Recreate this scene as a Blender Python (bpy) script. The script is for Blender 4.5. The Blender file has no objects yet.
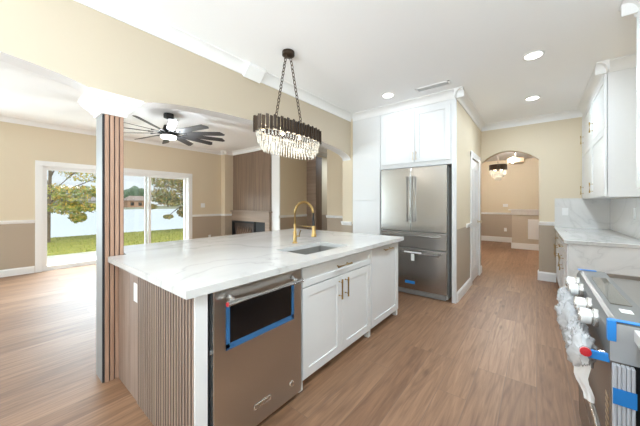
import bpy, bmesh, math, random
from mathutils import Vector, Matrix, noise
random.seed(7)
PI = math.pi
scene = bpy.context.scene
COL = scene.collection

# ------------------------------------------------------------ camera, world, light, exposure
cam_data = bpy.data.cameras.new('camera')
cam = bpy.data.objects.new('camera', cam_data)
COL.objects.link(cam)
cam.location = (0, 0, 1.30)
cam.rotation_euler = (PI/2, 0, 0.67887)
cam_data.sensor_width = 36
cam_data.sensor_fit = 'HORIZONTAL'
cam_data.lens = 268.47*36/640
cam_data.shift_y = -9.38/640
cam_data.clip_start = 0.02
cam_data.clip_end = 1000
scene.camera = cam
XW = -7.35                     # the window wall of the living room

scene.view_settings.view_transform = 'Standard'
scene.view_settings.look = 'None'
scene.view_settings.gamma = 1
scene.view_settings.use_curve_mapping = False
scene.view_settings.exposure = 0.46
scene.cycles.max_bounces = 10
scene.cycles.diffuse_bounces = 6
scene.cycles.transparent_max_bounces = 16
scene.cycles.caustics_reflective = False
scene.cycles.caustics_refractive = False
scene.cycles.sample_clamp_indirect = 6.0
scene.cycles.use_denoising = True

world = bpy.data.worlds.new('sky')
scene.world = world
world.use_nodes = True
wn = world.node_tree
wn.nodes.clear()
w_out = wn.nodes.new('ShaderNodeOutputWorld')
w_bg = wn.nodes.new('ShaderNodeBackground')
w_tc = wn.nodes.new('ShaderNodeTexCoord')
w_sep = wn.nodes.new('ShaderNodeSeparateXYZ')
w_ramp = wn.nodes.new('ShaderNodeValToRGB')
w_noise = wn.nodes.new('ShaderNodeTexNoise')
w_mix = wn.nodes.new('ShaderNodeMix'); w_mix.data_type = 'RGBA'
wn.links.new(w_tc.outputs['Generated'], w_sep.inputs[0])
wn.links.new(w_sep.outputs['Z'], w_ramp.inputs[0])
w_ramp.color_ramp.elements[0].position = 0.0
w_ramp.color_ramp.elements[0].color = (0.80, 0.90, 0.97, 1)
w_ramp.color_ramp.elements[1].position = 0.5
w_ramp.color_ramp.elements[1].color = (0.55, 0.75, 0.97, 1)
wn.links.new(w_tc.outputs['Generated'], w_noise.inputs['Vector'])
w_noise.inputs['Scale'].default_value = 5
wn.links.new(w_noise.outputs['Fac'], w_mix.inputs['Factor'])
wn.links.new(w_ramp.outputs['Color'], w_mix.inputs[6])
w_mix.inputs[7].default_value = (0.93, 0.95, 0.97, 1)
wn.links.new(w_mix.outputs[2], w_bg.inputs['Color'])
w_bg.inputs['Strength'].default_value = 0.84
wn.links.new(w_bg.outputs[0], w_out.inputs[0])

def area_light(name, loc, rot, sx, sy, power, color=(1, 1, 1)):
    l = bpy.data.lights.new(name, 'AREA')
    l.shape = 'RECTANGLE'; l.size = sx; l.size_y = sy
    l.energy = power; l.color = color
    o = bpy.data.objects.new(name, l)
    o.location = loc; o.rotation_euler = rot
    COL.objects.link(o)
    return o

sun_d = bpy.data.lights.new('sun', 'SUN')
sun_d.energy = 1.75; sun_d.angle = 0.05; sun_d.color = (1, 0.95, 0.86)
sun_o = bpy.data.objects.new('sun', sun_d)
sun_o.rotation_euler = (math.radians(42), 0, math.radians(70))     # high sun from the +X side: no patches indoors
COL.objects.link(sun_o)
# added fill lights at window openings out of view
DAY = (0.74, 0.89, 1.0)
area_light('kitchen_back_fill', (-0.75, -3.55, 1.85), (PI/2+0.6, 0, 0), 2.6, 1.2, 14, DAY)  # added fill, tilted up to lift the kitchen ceiling
area_light('living_left_fill', (XW-0.25, -1.75, 1.35), (PI/2, 0, -PI/2), 2.2, 2.0, 150, DAY)  # added fill for the living room, out of view
area_light('right_side_fill', (1.12, -1.4, 1.7), (PI/2, 0, PI/2), 2.0, 1.2, 100, DAY)  # added to brighten the island fronts from the right
area_light('living_back_fill', (-6.35, -3.55, 1.35), (PI/2, 0, 0), 1.3, 2.0, 70, DAY)  # added to brighten the fireplace wall, clear of the refrigerator's reflection
area_light('patio_door_fill', (-9.4, 2.2, 3.4), (PI/2, 0, -PI/2), 6.0, 2.1, 1900, DAY)  # added area light above door height, brightens the living room floor
# added upward fill light outside the back window, brightens the ceiling; no paving there
area_light('ceiling_up_fill', (-0.75, -7.0, 0.0), (PI, 0, 0), 4.5, 5.0, 3500, (0.82, 0.90, 1.0))

# ------------------------------------------------------------ materials
def new_mat(name):
    m = bpy.data.materials.new(name); m.use_nodes = True
    nt = m.node_tree
    b = nt.nodes['Principled BSDF']
    return m, nt, b

def simple(name, col, rough=0.5, metal=0.0, noise=0.04, scale=30, bump=0.0, spec=None):
    m, nt, b = new_mat(name)
    tc = nt.nodes.new('ShaderNodeTexCoord')
    n = nt.nodes.new('ShaderNodeTexNoise'); n.inputs['Scale'].default_value = scale
    nt.links.new(tc.outputs['Object'], n.inputs['Vector'])
    mx = nt.nodes.new('ShaderNodeMix'); mx.data_type = 'RGBA'
    mx.inputs[6].default_value = tuple(c*(1-noise) for c in col) + (1,)
    mx.inputs[7].default_value = tuple(min(1, c*(1+noise)) for c in col) + (1,)
    nt.links.new(n.outputs['Fac'], mx.inputs['Factor'])
    nt.links.new(mx.outputs[2], b.inputs['Base Color'])
    b.inputs['Roughness'].default_value = rough
    b.inputs['Metallic'].default_value = metal
    if spec is not None: b.inputs['Specular IOR Level'].default_value = spec
    if bump:
        bp = nt.nodes.new('ShaderNodeBump'); bp.inputs['Strength'].default_value = bump
        bp.inputs['Distance'].default_value = 0.01
        nt.links.new(n.outputs['Fac'], bp.inputs['Height'])
        nt.links.new(bp.outputs[0], b.inputs['Normal'])
    return m

def emissive(name, col, strength):
    m, nt, b = new_mat(name)
    b.inputs['Base Color'].default_value = col + (1,)
    b.inputs['Emission Color'].default_value = col + (1,)
    b.inputs['Emission Strength'].default_value = strength
    return m

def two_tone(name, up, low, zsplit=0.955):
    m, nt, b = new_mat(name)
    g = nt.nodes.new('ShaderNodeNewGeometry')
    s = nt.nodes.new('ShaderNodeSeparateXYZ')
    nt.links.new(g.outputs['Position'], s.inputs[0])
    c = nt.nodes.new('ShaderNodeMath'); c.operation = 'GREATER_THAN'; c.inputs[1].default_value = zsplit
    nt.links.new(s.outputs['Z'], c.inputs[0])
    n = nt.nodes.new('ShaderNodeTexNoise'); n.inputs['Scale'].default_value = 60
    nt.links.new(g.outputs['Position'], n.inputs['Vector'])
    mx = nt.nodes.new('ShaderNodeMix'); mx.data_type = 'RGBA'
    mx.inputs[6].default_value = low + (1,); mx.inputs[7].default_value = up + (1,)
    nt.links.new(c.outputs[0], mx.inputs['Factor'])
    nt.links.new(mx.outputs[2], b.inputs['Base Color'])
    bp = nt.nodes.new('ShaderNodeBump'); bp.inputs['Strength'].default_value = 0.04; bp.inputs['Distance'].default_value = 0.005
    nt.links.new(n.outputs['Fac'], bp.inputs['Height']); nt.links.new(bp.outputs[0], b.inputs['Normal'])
    b.inputs['Roughness'].default_value = 0.6
    return m

def wood_floor(name):
    m, nt, b = new_mat(name)
    g = nt.nodes.new('ShaderNodeNewGeometry')
    s = nt.nodes.new('ShaderNodeSeparateXYZ'); nt.links.new(g.outputs['Position'], s.inputs[0])
    c = nt.nodes.new('ShaderNodeCombineXYZ')
    nt.links.new(s.outputs['Y'], c.inputs['X']); nt.links.new(s.outputs['X'], c.inputs['Y'])
    br = nt.nodes.new('ShaderNodeTexBrick')
    nt.links.new(c.outputs[0], br.inputs['Vector'])
    br.offset = 0.37; br.offset_frequency = 3
    br.inputs['Scale'].default_value = 1.0
    br.inputs['Brick Width'].default_value = 1.22
    br.inputs['Row Height'].default_value = 0.18
    br.inputs['Mortar Size'].default_value = 0.0015
    br.inputs['Mortar Smooth'].default_value = 0.3
    br.inputs['Color1'].default_value = (0.0, 0.0, 0.0, 1)
    br.inputs['Color2'].default_value = (1.0, 1.0, 1.0, 1)
    br.inputs['Mortar'].default_value = (0.2, 0.2, 0.2, 1)
    ramp = nt.nodes.new('ShaderNodeValToRGB')
    e = ramp.color_ramp.elements
    e[0].color = (0.225, 0.120, 0.066, 1); e[1].color = (0.315, 0.180, 0.105, 1)
    e.new(0.5).color = (0.265, 0.148, 0.084, 1)
    nt.links.new(br.outputs['Color'], ramp.inputs[0])
    # grain: stretched along the board
    mp = nt.nodes.new('ShaderNodeMapping'); mp.inputs['Scale'].default_value = (1.6, 26, 1)
    off = nt.nodes.new('ShaderNodeMix'); off.data_type = 'RGBA'; off.blend_type = 'ADD'
    off.inputs['Factor'].default_value = 1
    nt.links.new(c.outputs[0], off.inputs[6])
    nt.links.new(br.outputs['Color'], off.inputs[7])
    nt.links.new(off.outputs[2], mp.inputs['Vector'])
    n = nt.nodes.new('ShaderNodeTexNoise'); n.inputs['Scale'].default_value = 1.0
    n.inputs['Detail'].default_value = 7; n.inputs['Roughness'].default_value = 0.65; n.inputs['Distortion'].default_value = 1.2
    nt.links.new(mp.outputs[0], n.inputs['Vector'])
    gr = nt.nodes.new('ShaderNodeValToRGB')
    gr.color_ramp.elements[0].position = 0.33; gr.color_ramp.elements[0].color = (0.62, 0.58, 0.55, 1)
    gr.color_ramp.elements[1].position = 0.66; gr.color_ramp.elements[1].color = (1.12, 1.12, 1.12, 1)
    nt.links.new(n.outputs['Fac'], gr.inputs[0])
    mul = nt.nodes.new('ShaderNodeMix'); mul.data_type = 'RGBA'; mul.blend_type = 'MULTIPLY'; mul.inputs['Factor'].default_value = 0.85
    nt.links.new(ramp.outputs[0], mul.inputs[6]); nt.links.new(gr.outputs[0], mul.inputs[7])
    # cathedral figure: contour lines of a stretched noise
    mp3 = nt.nodes.new('ShaderNodeMapping'); mp3.inputs['Scale'].default_value = (0.55, 6.5, 1)
    nt.links.new(off.outputs[2], mp3.inputs['Vector'])
    n3 = nt.nodes.new('ShaderNodeTexNoise'); n3.inputs['Scale'].default_value = 1.0; n3.inputs['Detail'].default_value = 1.5
    nt.links.new(mp3.outputs[0], n3.inputs['Vector'])
    m3 = nt.nodes.new('ShaderNodeMath'); m3.operation = 'MULTIPLY'; m3.inputs[1].default_value = 70
    nt.links.new(n3.outputs['Fac'], m3.inputs[0])
    s3 = nt.nodes.new('ShaderNodeMath'); s3.operation = 'SINE'; nt.links.new(m3.outputs[0], s3.inputs[0])
    r3 = nt.nodes.new('ShaderNodeValToRGB')
    r3.color_ramp.elements[0].position = 0.0; r3.color_ramp.elements[0].color = (1.05, 1.05, 1.05, 1)
    r3.color_ramp.elements[1].position = 1.0; r3.color_ramp.elements[1].color = (0.90, 0.885, 0.875, 1)
    nt.links.new(s3.outputs[0], r3.inputs[0])
    mulc = nt.nodes.new('ShaderNodeMix'); mulc.data_type = 'RGBA'; mulc.blend_type = 'MULTIPLY'; mulc.inputs['Factor'].default_value = 0.8
    nt.links.new(mul.outputs[2], mulc.inputs[6]); nt.links.new(r3.outputs[0], mulc.inputs[7])
    mul = mulc
    # knots
    mp2 = nt.nodes.new('ShaderNodeMapping'); mp2.inputs['Scale'].default_value = (1.5, 5.5, 1)
    nt.links.new(off.outputs[2], mp2.inputs['Vector'])
    v = nt.nodes.new('ShaderNodeTexVoronoi'); v.inputs['Scale'].default_value = 1.3
    nt.links.new(mp2.outputs[0], v.inputs['Vector'])
    kr = nt.nodes.new('ShaderNodeValToRGB')
    kr.color_ramp.elements[0].position = 0.02; kr.color_ramp.elements[0].color = (0.42, 0.37, 0.33, 1)
    kr.color_ramp.elements[1].position = 0.16; kr.color_ramp.elements[1].color = (1, 1, 1, 1)
    nt.links.new(v.outputs['Distance'], kr.inputs[0])
    mul2 = nt.nodes.new('ShaderNodeMix'); mul2.data_type = 'RGBA'; mul2.blend_type = 'MULTIPLY'; mul2.inputs['Factor'].default_value = 0.8
    nt.links.new(mul.outputs[2], mul2.inputs[6]); nt.links.new(kr.outputs[0], mul2.inputs[7])
    # seams
    mul3 = nt.nodes.new('ShaderNodeMix'); mul3.data_type = 'RGBA'
    nt.links.new(br.outputs['Fac'], mul3.inputs['Factor'])
    nt.links.new(mul2.outputs[2], mul3.inputs[6]); mul3.inputs[7].default_value = (0.16, 0.10, 0.07, 1)
    nt.links.new(mul3.outputs[2], b.inputs['Base Color'])
    b.inputs['Roughness'].default_value = 0.46
    b.inputs['Specular IOR Level'].default_value = 0.36
    bp = nt.nodes.new('ShaderNodeBump'); bp.inputs['Strength'].default_value = 0.05; bp.inputs['Distance'].default_value = 0.004
    nt.links.new(n.outputs['Fac'], bp.inputs['Height']); nt.links.new(bp.outputs[0], b.inputs['Normal'])
    return m

def marble(name, scale=1.0, rough=0.12, base=(0.66, 0.65, 0.635), vein=0.80):
    m, nt, b = new_mat(name)
    g = nt.nodes.new('ShaderNodeNewGeometry')
    mp = nt.nodes.new('ShaderNodeMapping'); mp.inputs['Rotation'].default_value = (0.5, 0.35, 0.9)
    mp.inputs['Scale'].default_value = (scale, scale*0.55, scale)
    nt.links.new(g.outputs['Position'], mp.inputs['Vector'])
    n = nt.nodes.new('ShaderNodeTexNoise'); n.inputs['Scale'].default_value = 1.5
    n.inputs['Detail'].default_value = 5; n.inputs['Distortion'].default_value = 1.4
    nt.links.new(mp.outputs[0], n.inputs['Vector'])
    # thin veins where the noise crosses one value
    d = nt.nodes.new('ShaderNodeMath'); d.operation = 'SUBTRACT'; d.inputs[1].default_value = 0.52
    nt.links.new(n.outputs['Fac'], d.inputs[0])
    a = nt.nodes.new('ShaderNodeMath'); a.operation = 'ABSOLUTE'; nt.links.new(d.outputs[0], a.inputs[0])
    r = nt.nodes.new('ShaderNodeValToRGB')
    r.color_ramp.elements[0].position = 0.0; r.color_ramp.elements[0].color = tuple(c*vein for c in base) + (1,)
    r.color_ramp.elements[1].position = 0.045; r.color_ramp.elements[1].color = base + (1,)
    r.color_ramp.elements.new(0.008).color = tuple(c*(0.6+0.4*vein) for c in base) + (1,)
    nt.links.new(a.outputs[0], r.inputs[0])
    # soft clouds
    n2 = nt.nodes.new('ShaderNodeTexNoise'); n2.inputs['Scale'].default_value = 2.2; n2.inputs['Detail'].default_value = 4
    nt.links.new(mp.outputs[0], n2.inputs['Vector'])
    r2 = nt.nodes.new('ShaderNodeValToRGB')
    r2.color_ramp.elements[0].position = 0.35; r2.color_ramp.elements[0].color = (0.90, 0.90, 0.89, 1)
    r2.color_ramp.elements[1].position = 0.6; r2.color_ramp.elements[1].color = (1, 1, 1, 1)
    nt.links.new(n2.outputs['Fac'], r2.inputs[0])
    mul = nt.nodes.new('ShaderNodeMix'); mul.data_type = 'RGBA'; mul.blend_type = 'MULTIPLY'; mul.inputs['Factor'].default_value = 1
    nt.links.new(r.outputs[0], mul.inputs[6]); nt.links.new(r2.outputs[0], mul.inputs[7])
    nt.links.new(mul.outputs[2], b.inputs['Base Color'])
    b.inputs['Roughness'].default_value = rough
    return m

def wood(name, c0, c1, axis='Z', rough=0.45, scale=1.0):
    m, nt, b = new_mat(name)
    g = nt.nodes.new('ShaderNodeNewGeometry')
    mp = nt.nodes.new('ShaderNodeMapping')
    st = {'X': (1.5, 30, 30), 'Y': (30, 1.5, 30), 'Z': (30, 30, 1.5)}[axis]
    mp.inputs['Scale'].default_value = tuple(s*scale for s in st)
    nt.links.new(g.outputs['Position'], mp.inputs['Vector'])
    n = nt.nodes.new('ShaderNodeTexNoise'); n.inputs['Scale'].default_value = 1
    n.inputs['Detail'].default_value = 6; n.inputs['Distortion'].default_value = 0.6
    nt.links.new(mp.outputs[0], n.inputs['Vector'])
    r = nt.nodes.new('ShaderNodeValToRGB')
    r.color_ramp.elements[0].position = 0.3; r.color_ramp.elements[0].color = c0 + (1,)
    r.color_ramp.elements[1].position = 0.7; r.color_ramp.elements[1].color = c1 + (1,)
    nt.links.new(n.outputs['Fac'], r.inputs[0])
    nt.links.new(r.outputs[0], b.inputs['Base Color'])
    b.inputs['Roughness'].default_value = rough
    return m

def brushed(name, col, rough=0.28, axis='Z'):
    m, nt, b = new_mat(name)
    g = nt.nodes.new('ShaderNodeNewGeometry')
    mp = nt.nodes.new('ShaderNodeMapping')
    st = {'X': (2, 260, 260), 'Y': (260, 2, 260), 'Z': (260, 260, 2)}[axis]
    mp.inputs['Scale'].default_value = st
    nt.links.new(g.outputs['Position'], mp.inputs['Vector'])
    n = nt.nodes.new('ShaderNodeTexNoise'); n.inputs['Scale'].default_value = 1; n.inputs['Detail'].default_value = 2
    nt.links.new(mp.outputs[0], n.inputs['Vector'])
    mr = nt.nodes.new('ShaderNodeMapRange')
    mr.inputs['To Min'].default_value = rough; mr.inputs['To Max'].default_value = rough*1.005
    nt.links.new(n.outputs['Fac'], mr.inputs['Value']); nt.links.new(mr.outputs[0], b.inputs['Roughness'])
    b.inputs['Base Color'].default_value = col + (1,)
    b.inputs['Metallic'].default_value = 1.0
    return m

def pane(name, tint=(0.97, 0.985, 0.98), gloss=0.06):
    m, nt, b = new_mat(name)
    nt.nodes.remove(b)
    out = nt.nodes['Material Output']
    t = nt.nodes.new('ShaderNodeBsdfTransparent'); t.inputs[0].default_value = tint + (1,)
    gl = nt.nodes.new('ShaderNodeBsdfGlossy'); gl.inputs['Roughness'].default_value = 0.02
    mx = nt.nodes.new('ShaderNodeMixShader'); mx.inputs[0].default_value = gloss
    nt.links.new(t.outputs[0], mx.inputs[1]); nt.links.new(gl.outputs[0], mx.inputs[2])
    nt.links.new(mx.outputs[0], out.inputs['Surface'])
    return m

def crystal(name):
    m, nt, b = new_mat(name)
    out = nt.nodes['Material Output']
    b.inputs['Base Color'].default_value = (0.74, 0.72, 0.67, 1)
    b.inputs['Roughness'].default_value = 0.08
    b.inputs['Specular IOR Level'].default_value = 0.9
    t = nt.nodes.new('ShaderNodeBsdfTransparent'); t.inputs[0].default_value = (0.98, 0.97, 0.94, 1)
    mx = nt.nodes.new('ShaderNodeMixShader'); mx.inputs[0].default_value = 0.6
    nt.links.new(b.outputs[0], mx.inputs[1]); nt.links.new(t.outputs[0], mx.inputs[2])
    nt.links.new(mx.outputs[0], out.inputs['Surface'])
    return m

def film(name):
    m, nt, b = new_mat(name)
    out = nt.nodes['Material Output']
    b.inputs['Base Color'].default_value = (0.66, 0.665, 0.67, 1)
    b.inputs['Roughness'].default_value = 0.15
    t = nt.nodes.new('ShaderNodeBsdfTransparent'); t.inputs[0].default_value = (0.97, 0.97, 0.97, 1)
    mx = nt.nodes.new('ShaderNodeMixShader'); mx.inputs[0].default_value = 0.42
    nt.links.new(b.outputs[0], mx.inputs[1]); nt.links.new(t.outputs[0], mx.inputs[2])
    nt.links.new(mx.outputs[0], out.inputs['Surface'])
    return m

M = {}
M['ceil'] = simple('ceiling_paint', (0.91, 0.91, 0.905), 0.75, noise=0.01, scale=80, bump=0.03)
M['wall'] = two_tone('wall_paint', (0.69, 0.59, 0.435), (0.43, 0.35, 0.265))
M['wall_dim'] = two_tone('wall_paint_dimmed', (0.535, 0.455, 0.345), (0.535, 0.455, 0.345))  # same paint as the walls, darkened to offset strong light on the beam
M['trim'] = simple('trim_paint', (0.84, 0.835, 0.82), 0.35, noise=0.01)
M['cab'] = simple('cabinet_paint', (0.74, 0.74, 0.735), 0.3, noise=0.01)
M['floor'] = wood_floor('plank_floor')
M['marble'] = marble('quartz', 1.0)
M['splash'] = marble('splash_stone', 0.55, 0.08, (0.76, 0.75, 0.735), 0.84)
M['slat'] = wood('slat_wood', (0.25, 0.175, 0.135), (0.355, 0.26, 0.205))
M['slat_red'] = wood('column_slat_wood', (0.33, 0.19, 0.125), (0.46, 0.285, 0.20))
M['panelwood'] = wood('wall_panel_wood', (0.155, 0.102, 0.068), (0.24, 0.163, 0.113), rough=0.5, scale=0.5)
M['panelwood_light'] = wood('mantel_wood', (0.24, 0.175, 0.13), (0.33, 0.245, 0.185), axis='X', rough=0.5, scale=0.5)
M['slatback'] = simple('slat_backing', (0.012, 0.012, 0.014), 0.7)
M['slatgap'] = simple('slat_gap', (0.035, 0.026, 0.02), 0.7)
M['colgrey'] = simple('column_grey', (0.27, 0.265, 0.255), 0.5, noise=0.02)
M['steel'] = brushed('stainless_steel', (0.47, 0.455, 0.435), 0.25, 'Z')
M['steel_h'] = brushed('stainless_horizontal', (0.55, 0.535, 0.51), 0.30, 'Y')
M['steel_d'] = simple('dark_steel', (0.30, 0.30, 0.295), 0.45, 0.5)
M['steel_b'] = simple('polished_steel', (0.72, 0.70, 0.67), 0.25, 0.85)
M['range_steel'] = simple('range_steel', (0.17, 0.17, 0.165), 0.45, 0.3, noise=0.02)
M['range_side'] = simple('range_side_sheet', (0.36, 0.37, 0.38), 0.5, 0.0, noise=0.02)
M['range_door'] = simple('range_door_steel', (0.20, 0.165, 0.14), 0.35, 0.5)
M['black'] = simple('black_plastic', (0.012, 0.012, 0.012), 0.6)
M['sink'] = simple('sink_steel', (0.44, 0.425, 0.40), 0.35, 0.6, noise=0.02)
M['blackglass'] = simple('black_glass', (0.004, 0.004, 0.005), 0.25)
M['gold'] = simple('brushed_brass', (0.43, 0.285, 0.11), 0.30, 0.9)
M['brasspale'] = simple('pale_brass', (0.66, 0.56, 0.40), 0.3, 1.0)
M['bronze'] = simple('dark_bronze', (0.060, 0.042, 0.030), 0.35, 0.8)
M['chain'] = simple('chain_bronze', (0.10, 0.07, 0.05), 0.4, 0.7)
M['bluetape'] = simple('blue_tape', (0.02, 0.22, 0.62), 0.55)
M['bluefilm'] = simple('blue_film', (0.03, 0.12, 0.27), 0.35)
M['red'] = simple('red_enamel', (0.55, 0.03, 0.04), 0.3)
M['plastic'] = simple('white_plastic', (0.85, 0.85, 0.84), 0.35)
M['foam'] = simple('white_foam', (0.50, 0.51, 0.54), 0.8)
M['glass'] = pane('window_glass')
M['crystal'] = crystal('crystal_glass')
M['film'] = film('plastic_film')
M['fan'] = simple('fan_charcoal', (0.045, 0.045, 0.048), 0.45, 0.1)
M['lamp'] = emissive('lamp_diffuser', (1.0, 0.96, 0.90), 8.0)
M['bulb'] = emissive('warm_bulb', (1.0, 0.80, 0.52), 5.0)
M['fanlamp'] = emissive('fan_diffuser', (1.0, 0.97, 0.92), 2.5)
M['drum'] = emissive('drum_shade', (0.85, 0.72, 0.52), 0.45)
M['ember'] = emissive('ember_glow', (0.14, 0.08, 0.045), 0.01)
M['grass'] = simple('grass', (0.30, 0.30, 0.055), 0.9, noise=0.35, scale=2.5)
M['concrete'] = simple('patio_concrete', (0.72, 0.69, 0.62), 0.85, noise=0.06, scale=3)
M['water'] = simple('lake_water', (0.72, 0.78, 0.82), 0.35, noise=0.03, scale=0.05)
M['shore'] = simple('far_shore', (0.30, 0.30, 0.20), 0.9, noise=0.3, scale=0.2)
M['bark'] = simple('bark', (0.13, 0.10, 0.075), 0.9, noise=0.3, scale=12)
M['roof'] = simple('house_roof', (0.34, 0.31, 0.30), 0.8)
M['roof_b'] = simple('brown_roof', (0.36, 0.28, 0.24), 0.8)
M['house_o'] = simple('orange_brick', (0.46, 0.27, 0.17), 0.8)
M['house_g'] = simple('grey_siding', (0.50, 0.47, 0.44), 0.8)
M['treegreen'] = simple('far_tree_green', (0.11, 0.17, 0.10), 0.9, noise=0.4, scale=1.0)

def leafmat(name, cols):
    m, nt, b = new_mat(name)
    oi = nt.nodes.new('ShaderNodeNewGeometry')
    r = nt.nodes.new('ShaderNodeValToRGB')
    r.color_ramp.interpolation = 'CONSTANT'
    el = r.color_ramp.elements
    for i, c in enumerate(cols):
        e = el[i] if i < 2 else el.new(i/len(cols))
        e.position = i/len(cols); e.color = c + (1,)
    nt.links.new(oi.outputs['Random Per Island'], r.inputs[0])
    nt.links.new(r.outputs[0], b.inputs['Base Color'])
    b.inputs['Roughness'].default_value = 0.7
    return m
M['leaf_autumn'] = leafmat('autumn_leaves', [(0.55, 0.36, 0.05), (0.42, 0.36, 0.05), (0.28, 0.33, 0.06), (0.20, 0.27, 0.07), (0.60, 0.47, 0.12), (0.33, 0.37, 0.12)])
M['leaf_olive'] = leafmat('olive_leaves', [(0.34, 0.25, 0.13), (0.24, 0.24, 0.11), (0.40, 0.27, 0.12), (0.22, 0.27, 0.16), (0.40, 0.35, 0.10), (0.28, 0.24, 0.18)])

# ------------------------------------------------------------ helpers
def tag(o, label=None, cat=None, group=None, kind=None):
    if label: o['label'] = label
    if cat: o['category'] = cat
    if group: o['group'] = group
    if kind: o['kind'] = kind
    return o

def thing(name, loc, label, cat, group=None):
    o = bpy.data.objects.new(name, None)
    o.empty_display_size = 0.1
    o.location = loc
    COL.objects.link(o)
    return tag(o, label, cat, group)

def rootloc(o):
    while o.parent: o = o.parent
    return Vector(o.location)

def obj(name, bm, mat, parent=None, smooth=False, angle=35):
    """link a bmesh (world coordinates) as one object"""
    bmesh.ops.recalc_face_normals(bm, faces=bm.faces)
    me = bpy.data.meshes.new(name)
    if parent is not None:
        org = rootloc(parent)
    else:
        xs = [v.co for v in bm.verts]
        mn = Vector((min(v.x for v in xs), min(v.y for v in xs), min(v.z for v in xs)))
        mxv = Vector((max(v.x for v in xs), max(v.y for v in xs), max(v.z for v in xs)))
        org = Vector(((mn.x+mxv.x)/2, (mn.y+mxv.y)/2, mn.z))
    bmesh.ops.translate(bm, verts=bm.verts, vec=-org)
    bm.to_mesh(me); bm.free()
    me.materials.append(mat)
    if smooth:
        for p in me.polygons: p.use_smooth = True
        me.set_sharp_from_angle(angle=math.radians(angle))
    o = bpy.data.objects.new(name, me)
    COL.objects.link(o)
    if parent is None: o.location = org
    else: o.parent = parent
    return o

def struct(name, bm, mat, parent=None, smooth=False):
    o = obj(name, bm, mat, parent, smooth)
    if parent is None: o['kind'] = 'structure'
    return o

def B(): return bmesh.new()

def box(bm, x0, x1, y0, y1, z0, z1, bev=0.0, seg=2):
    if x0 > x1: x0, x1 = x1, x0
    if y0 > y1: y0, y1 = y1, y0
    if z0 > z1: z0, z1 = z1, z0
    r = bmesh.ops.create_cube(bm, size=1, matrix=Matrix.Translation(((x0+x1)/2, (y0+y1)/2, (z0+z1)/2)) @ Matrix.Diagonal((x1-x0, y1-y0, z1-z0, 1)))
    if bev:
        vs = set(r['verts'])
        ed = [e for e in bm.edges if e.verts[0] in vs and e.verts[1] in vs]
        bmesh.ops.bevel(bm, geom=ed, offset=min(bev, 0.45*min(x1-x0, y1-y0, z1-z0)), segments=seg, affect='EDGES', profile=0.5)
    return bm

def bx(*a, **k):
    bm = B(); box(bm, *a, **k); return bm

def frame_axes(d):
    d = d.normalized()
    up = Vector((0, 0, 1)) if abs(d.z) < 0.95 else Vector((1, 0, 0))
    a = d.cross(up).normalized(); b = a.cross(d).normalized()
    return a, b

def tube(bm, pts, r, n=10, cap=True, close=False):
    pts = [Vector(p) for p in pts]
    N = len(pts)
    rs = r if isinstance(r, (list, tuple)) else [r]*N
    rings = []
    a = None
    for i, p in enumerate(pts):
        if close: d = pts[(i+1) % N]-pts[i-1]
        elif i == 0: d = pts[1]-pts[0]
        elif i == N-1: d = pts[-1]-pts[-2]
        else: d = pts[i+1]-pts[i-1]
        d.normalize()
        if a is None: a, b = frame_axes(d)
        else:
            a = (a-d*a.dot(d))
            if a.length < 1e-5: a, b = frame_axes(d)
            a.normalize(); b = d.cross(a)
        rings.append([bm.verts.new(p+rs[i]*(math.cos(2*PI*k/n)*a+math.sin(2*PI*k/n)*b)) for k in range(n)])
    for i in range(N if close else N-1):
        q, s = rings[i], rings[(i+1) % N]
        for k in range(n):
            bm.faces.new((q[k], q[(k+1) % n], s[(k+1) % n], s[k]))
    if cap and not close:
        bm.faces.new(rings[0]); bm.faces.new(rings[-1])
    return bm

def lathe(bm, prof, c, n=24, axis='Z'):
    """prof: list of (radius, height) ; c centre"""
    rings = []
    for r, h in prof:
        ring = []
        for k in range(n):
            t = 2*PI*k/n
            if axis == 'Z': p = (c[0]+r*math.cos(t), c[1]+r*math.sin(t), c[2]+h)
            elif axis == 'X': p = (c[0]+h, c[1]+r*math.cos(t), c[2]+r*math.sin(t))
            else: p = (c[0]+r*math.cos(t), c[1]+h, c[2]+r*math.sin(t))
            ring.append(bm.verts.new(p))
        rings.append(ring)
    for a, b in zip(rings, rings[1:]):
        for k in range(n):
            bm.faces.new((a[k], a[(k+1) % n], b[(k+1) % n], b[k]))
    bm.faces.new(rings[0]); bm.faces.new(rings[-1])
    return bm

def prism(bm, pts, z0, z1):
    lo = [bm.verts.new((x, y, z0)) for x, y in pts]
    hi = [bm.verts.new((x, y, z1)) for x, y in pts]
    n = len(pts)
    bm.faces.new(lo[::-1]); bm.faces.new(hi)
    for i in range(n): bm.faces.new((lo[i], lo[(i+1) % n], hi[(i+1) % n], hi[i]))
    return bm

def sweep(bm, p0, p1, nrm, prof):
    """extrude a profile (outward, z) along p0-p1 ; nrm = horizontal outward direction"""
    p0, p1, nrm = Vector(p0), Vector(p1), Vector(nrm)
    a = [bm.verts.new(p0+nrm*d+Vector((0, 0, z))) for d, z in prof]
    b = [bm.verts.new(p1+nrm*d+Vector((0, 0, z))) for d, z in prof]
    n = len(prof)
    for i in range(n): bm.faces.new((a[i], a[(i+1) % n], b[(i+1) % n], b[i]))
    bm.faces.new(a[::-1]); bm.faces.new(b)
    return bm

def crown_prof(h=0.10, d=0.095):
    pts = [(0, 0), (0, -h), (0.012, -h), (0.014, -h+0.012)]
    for i in range(1, 7):
        t = i/7*PI/2
        pts.append((0.014+(d-0.026)*(1-math.cos(t)), -h+0.012+(h-0.024)*math.sin(t)))
    pts += [(d-0.012, -0.012), (d, -0.010), (d, 0)]
    return pts

def base_prof(h=0.13, d=0.016):
    return [(0, 0), (d, 0), (d, h-0.02), (d*0.6, h-0.012), (d*0.5, h), (0, h)]

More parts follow.
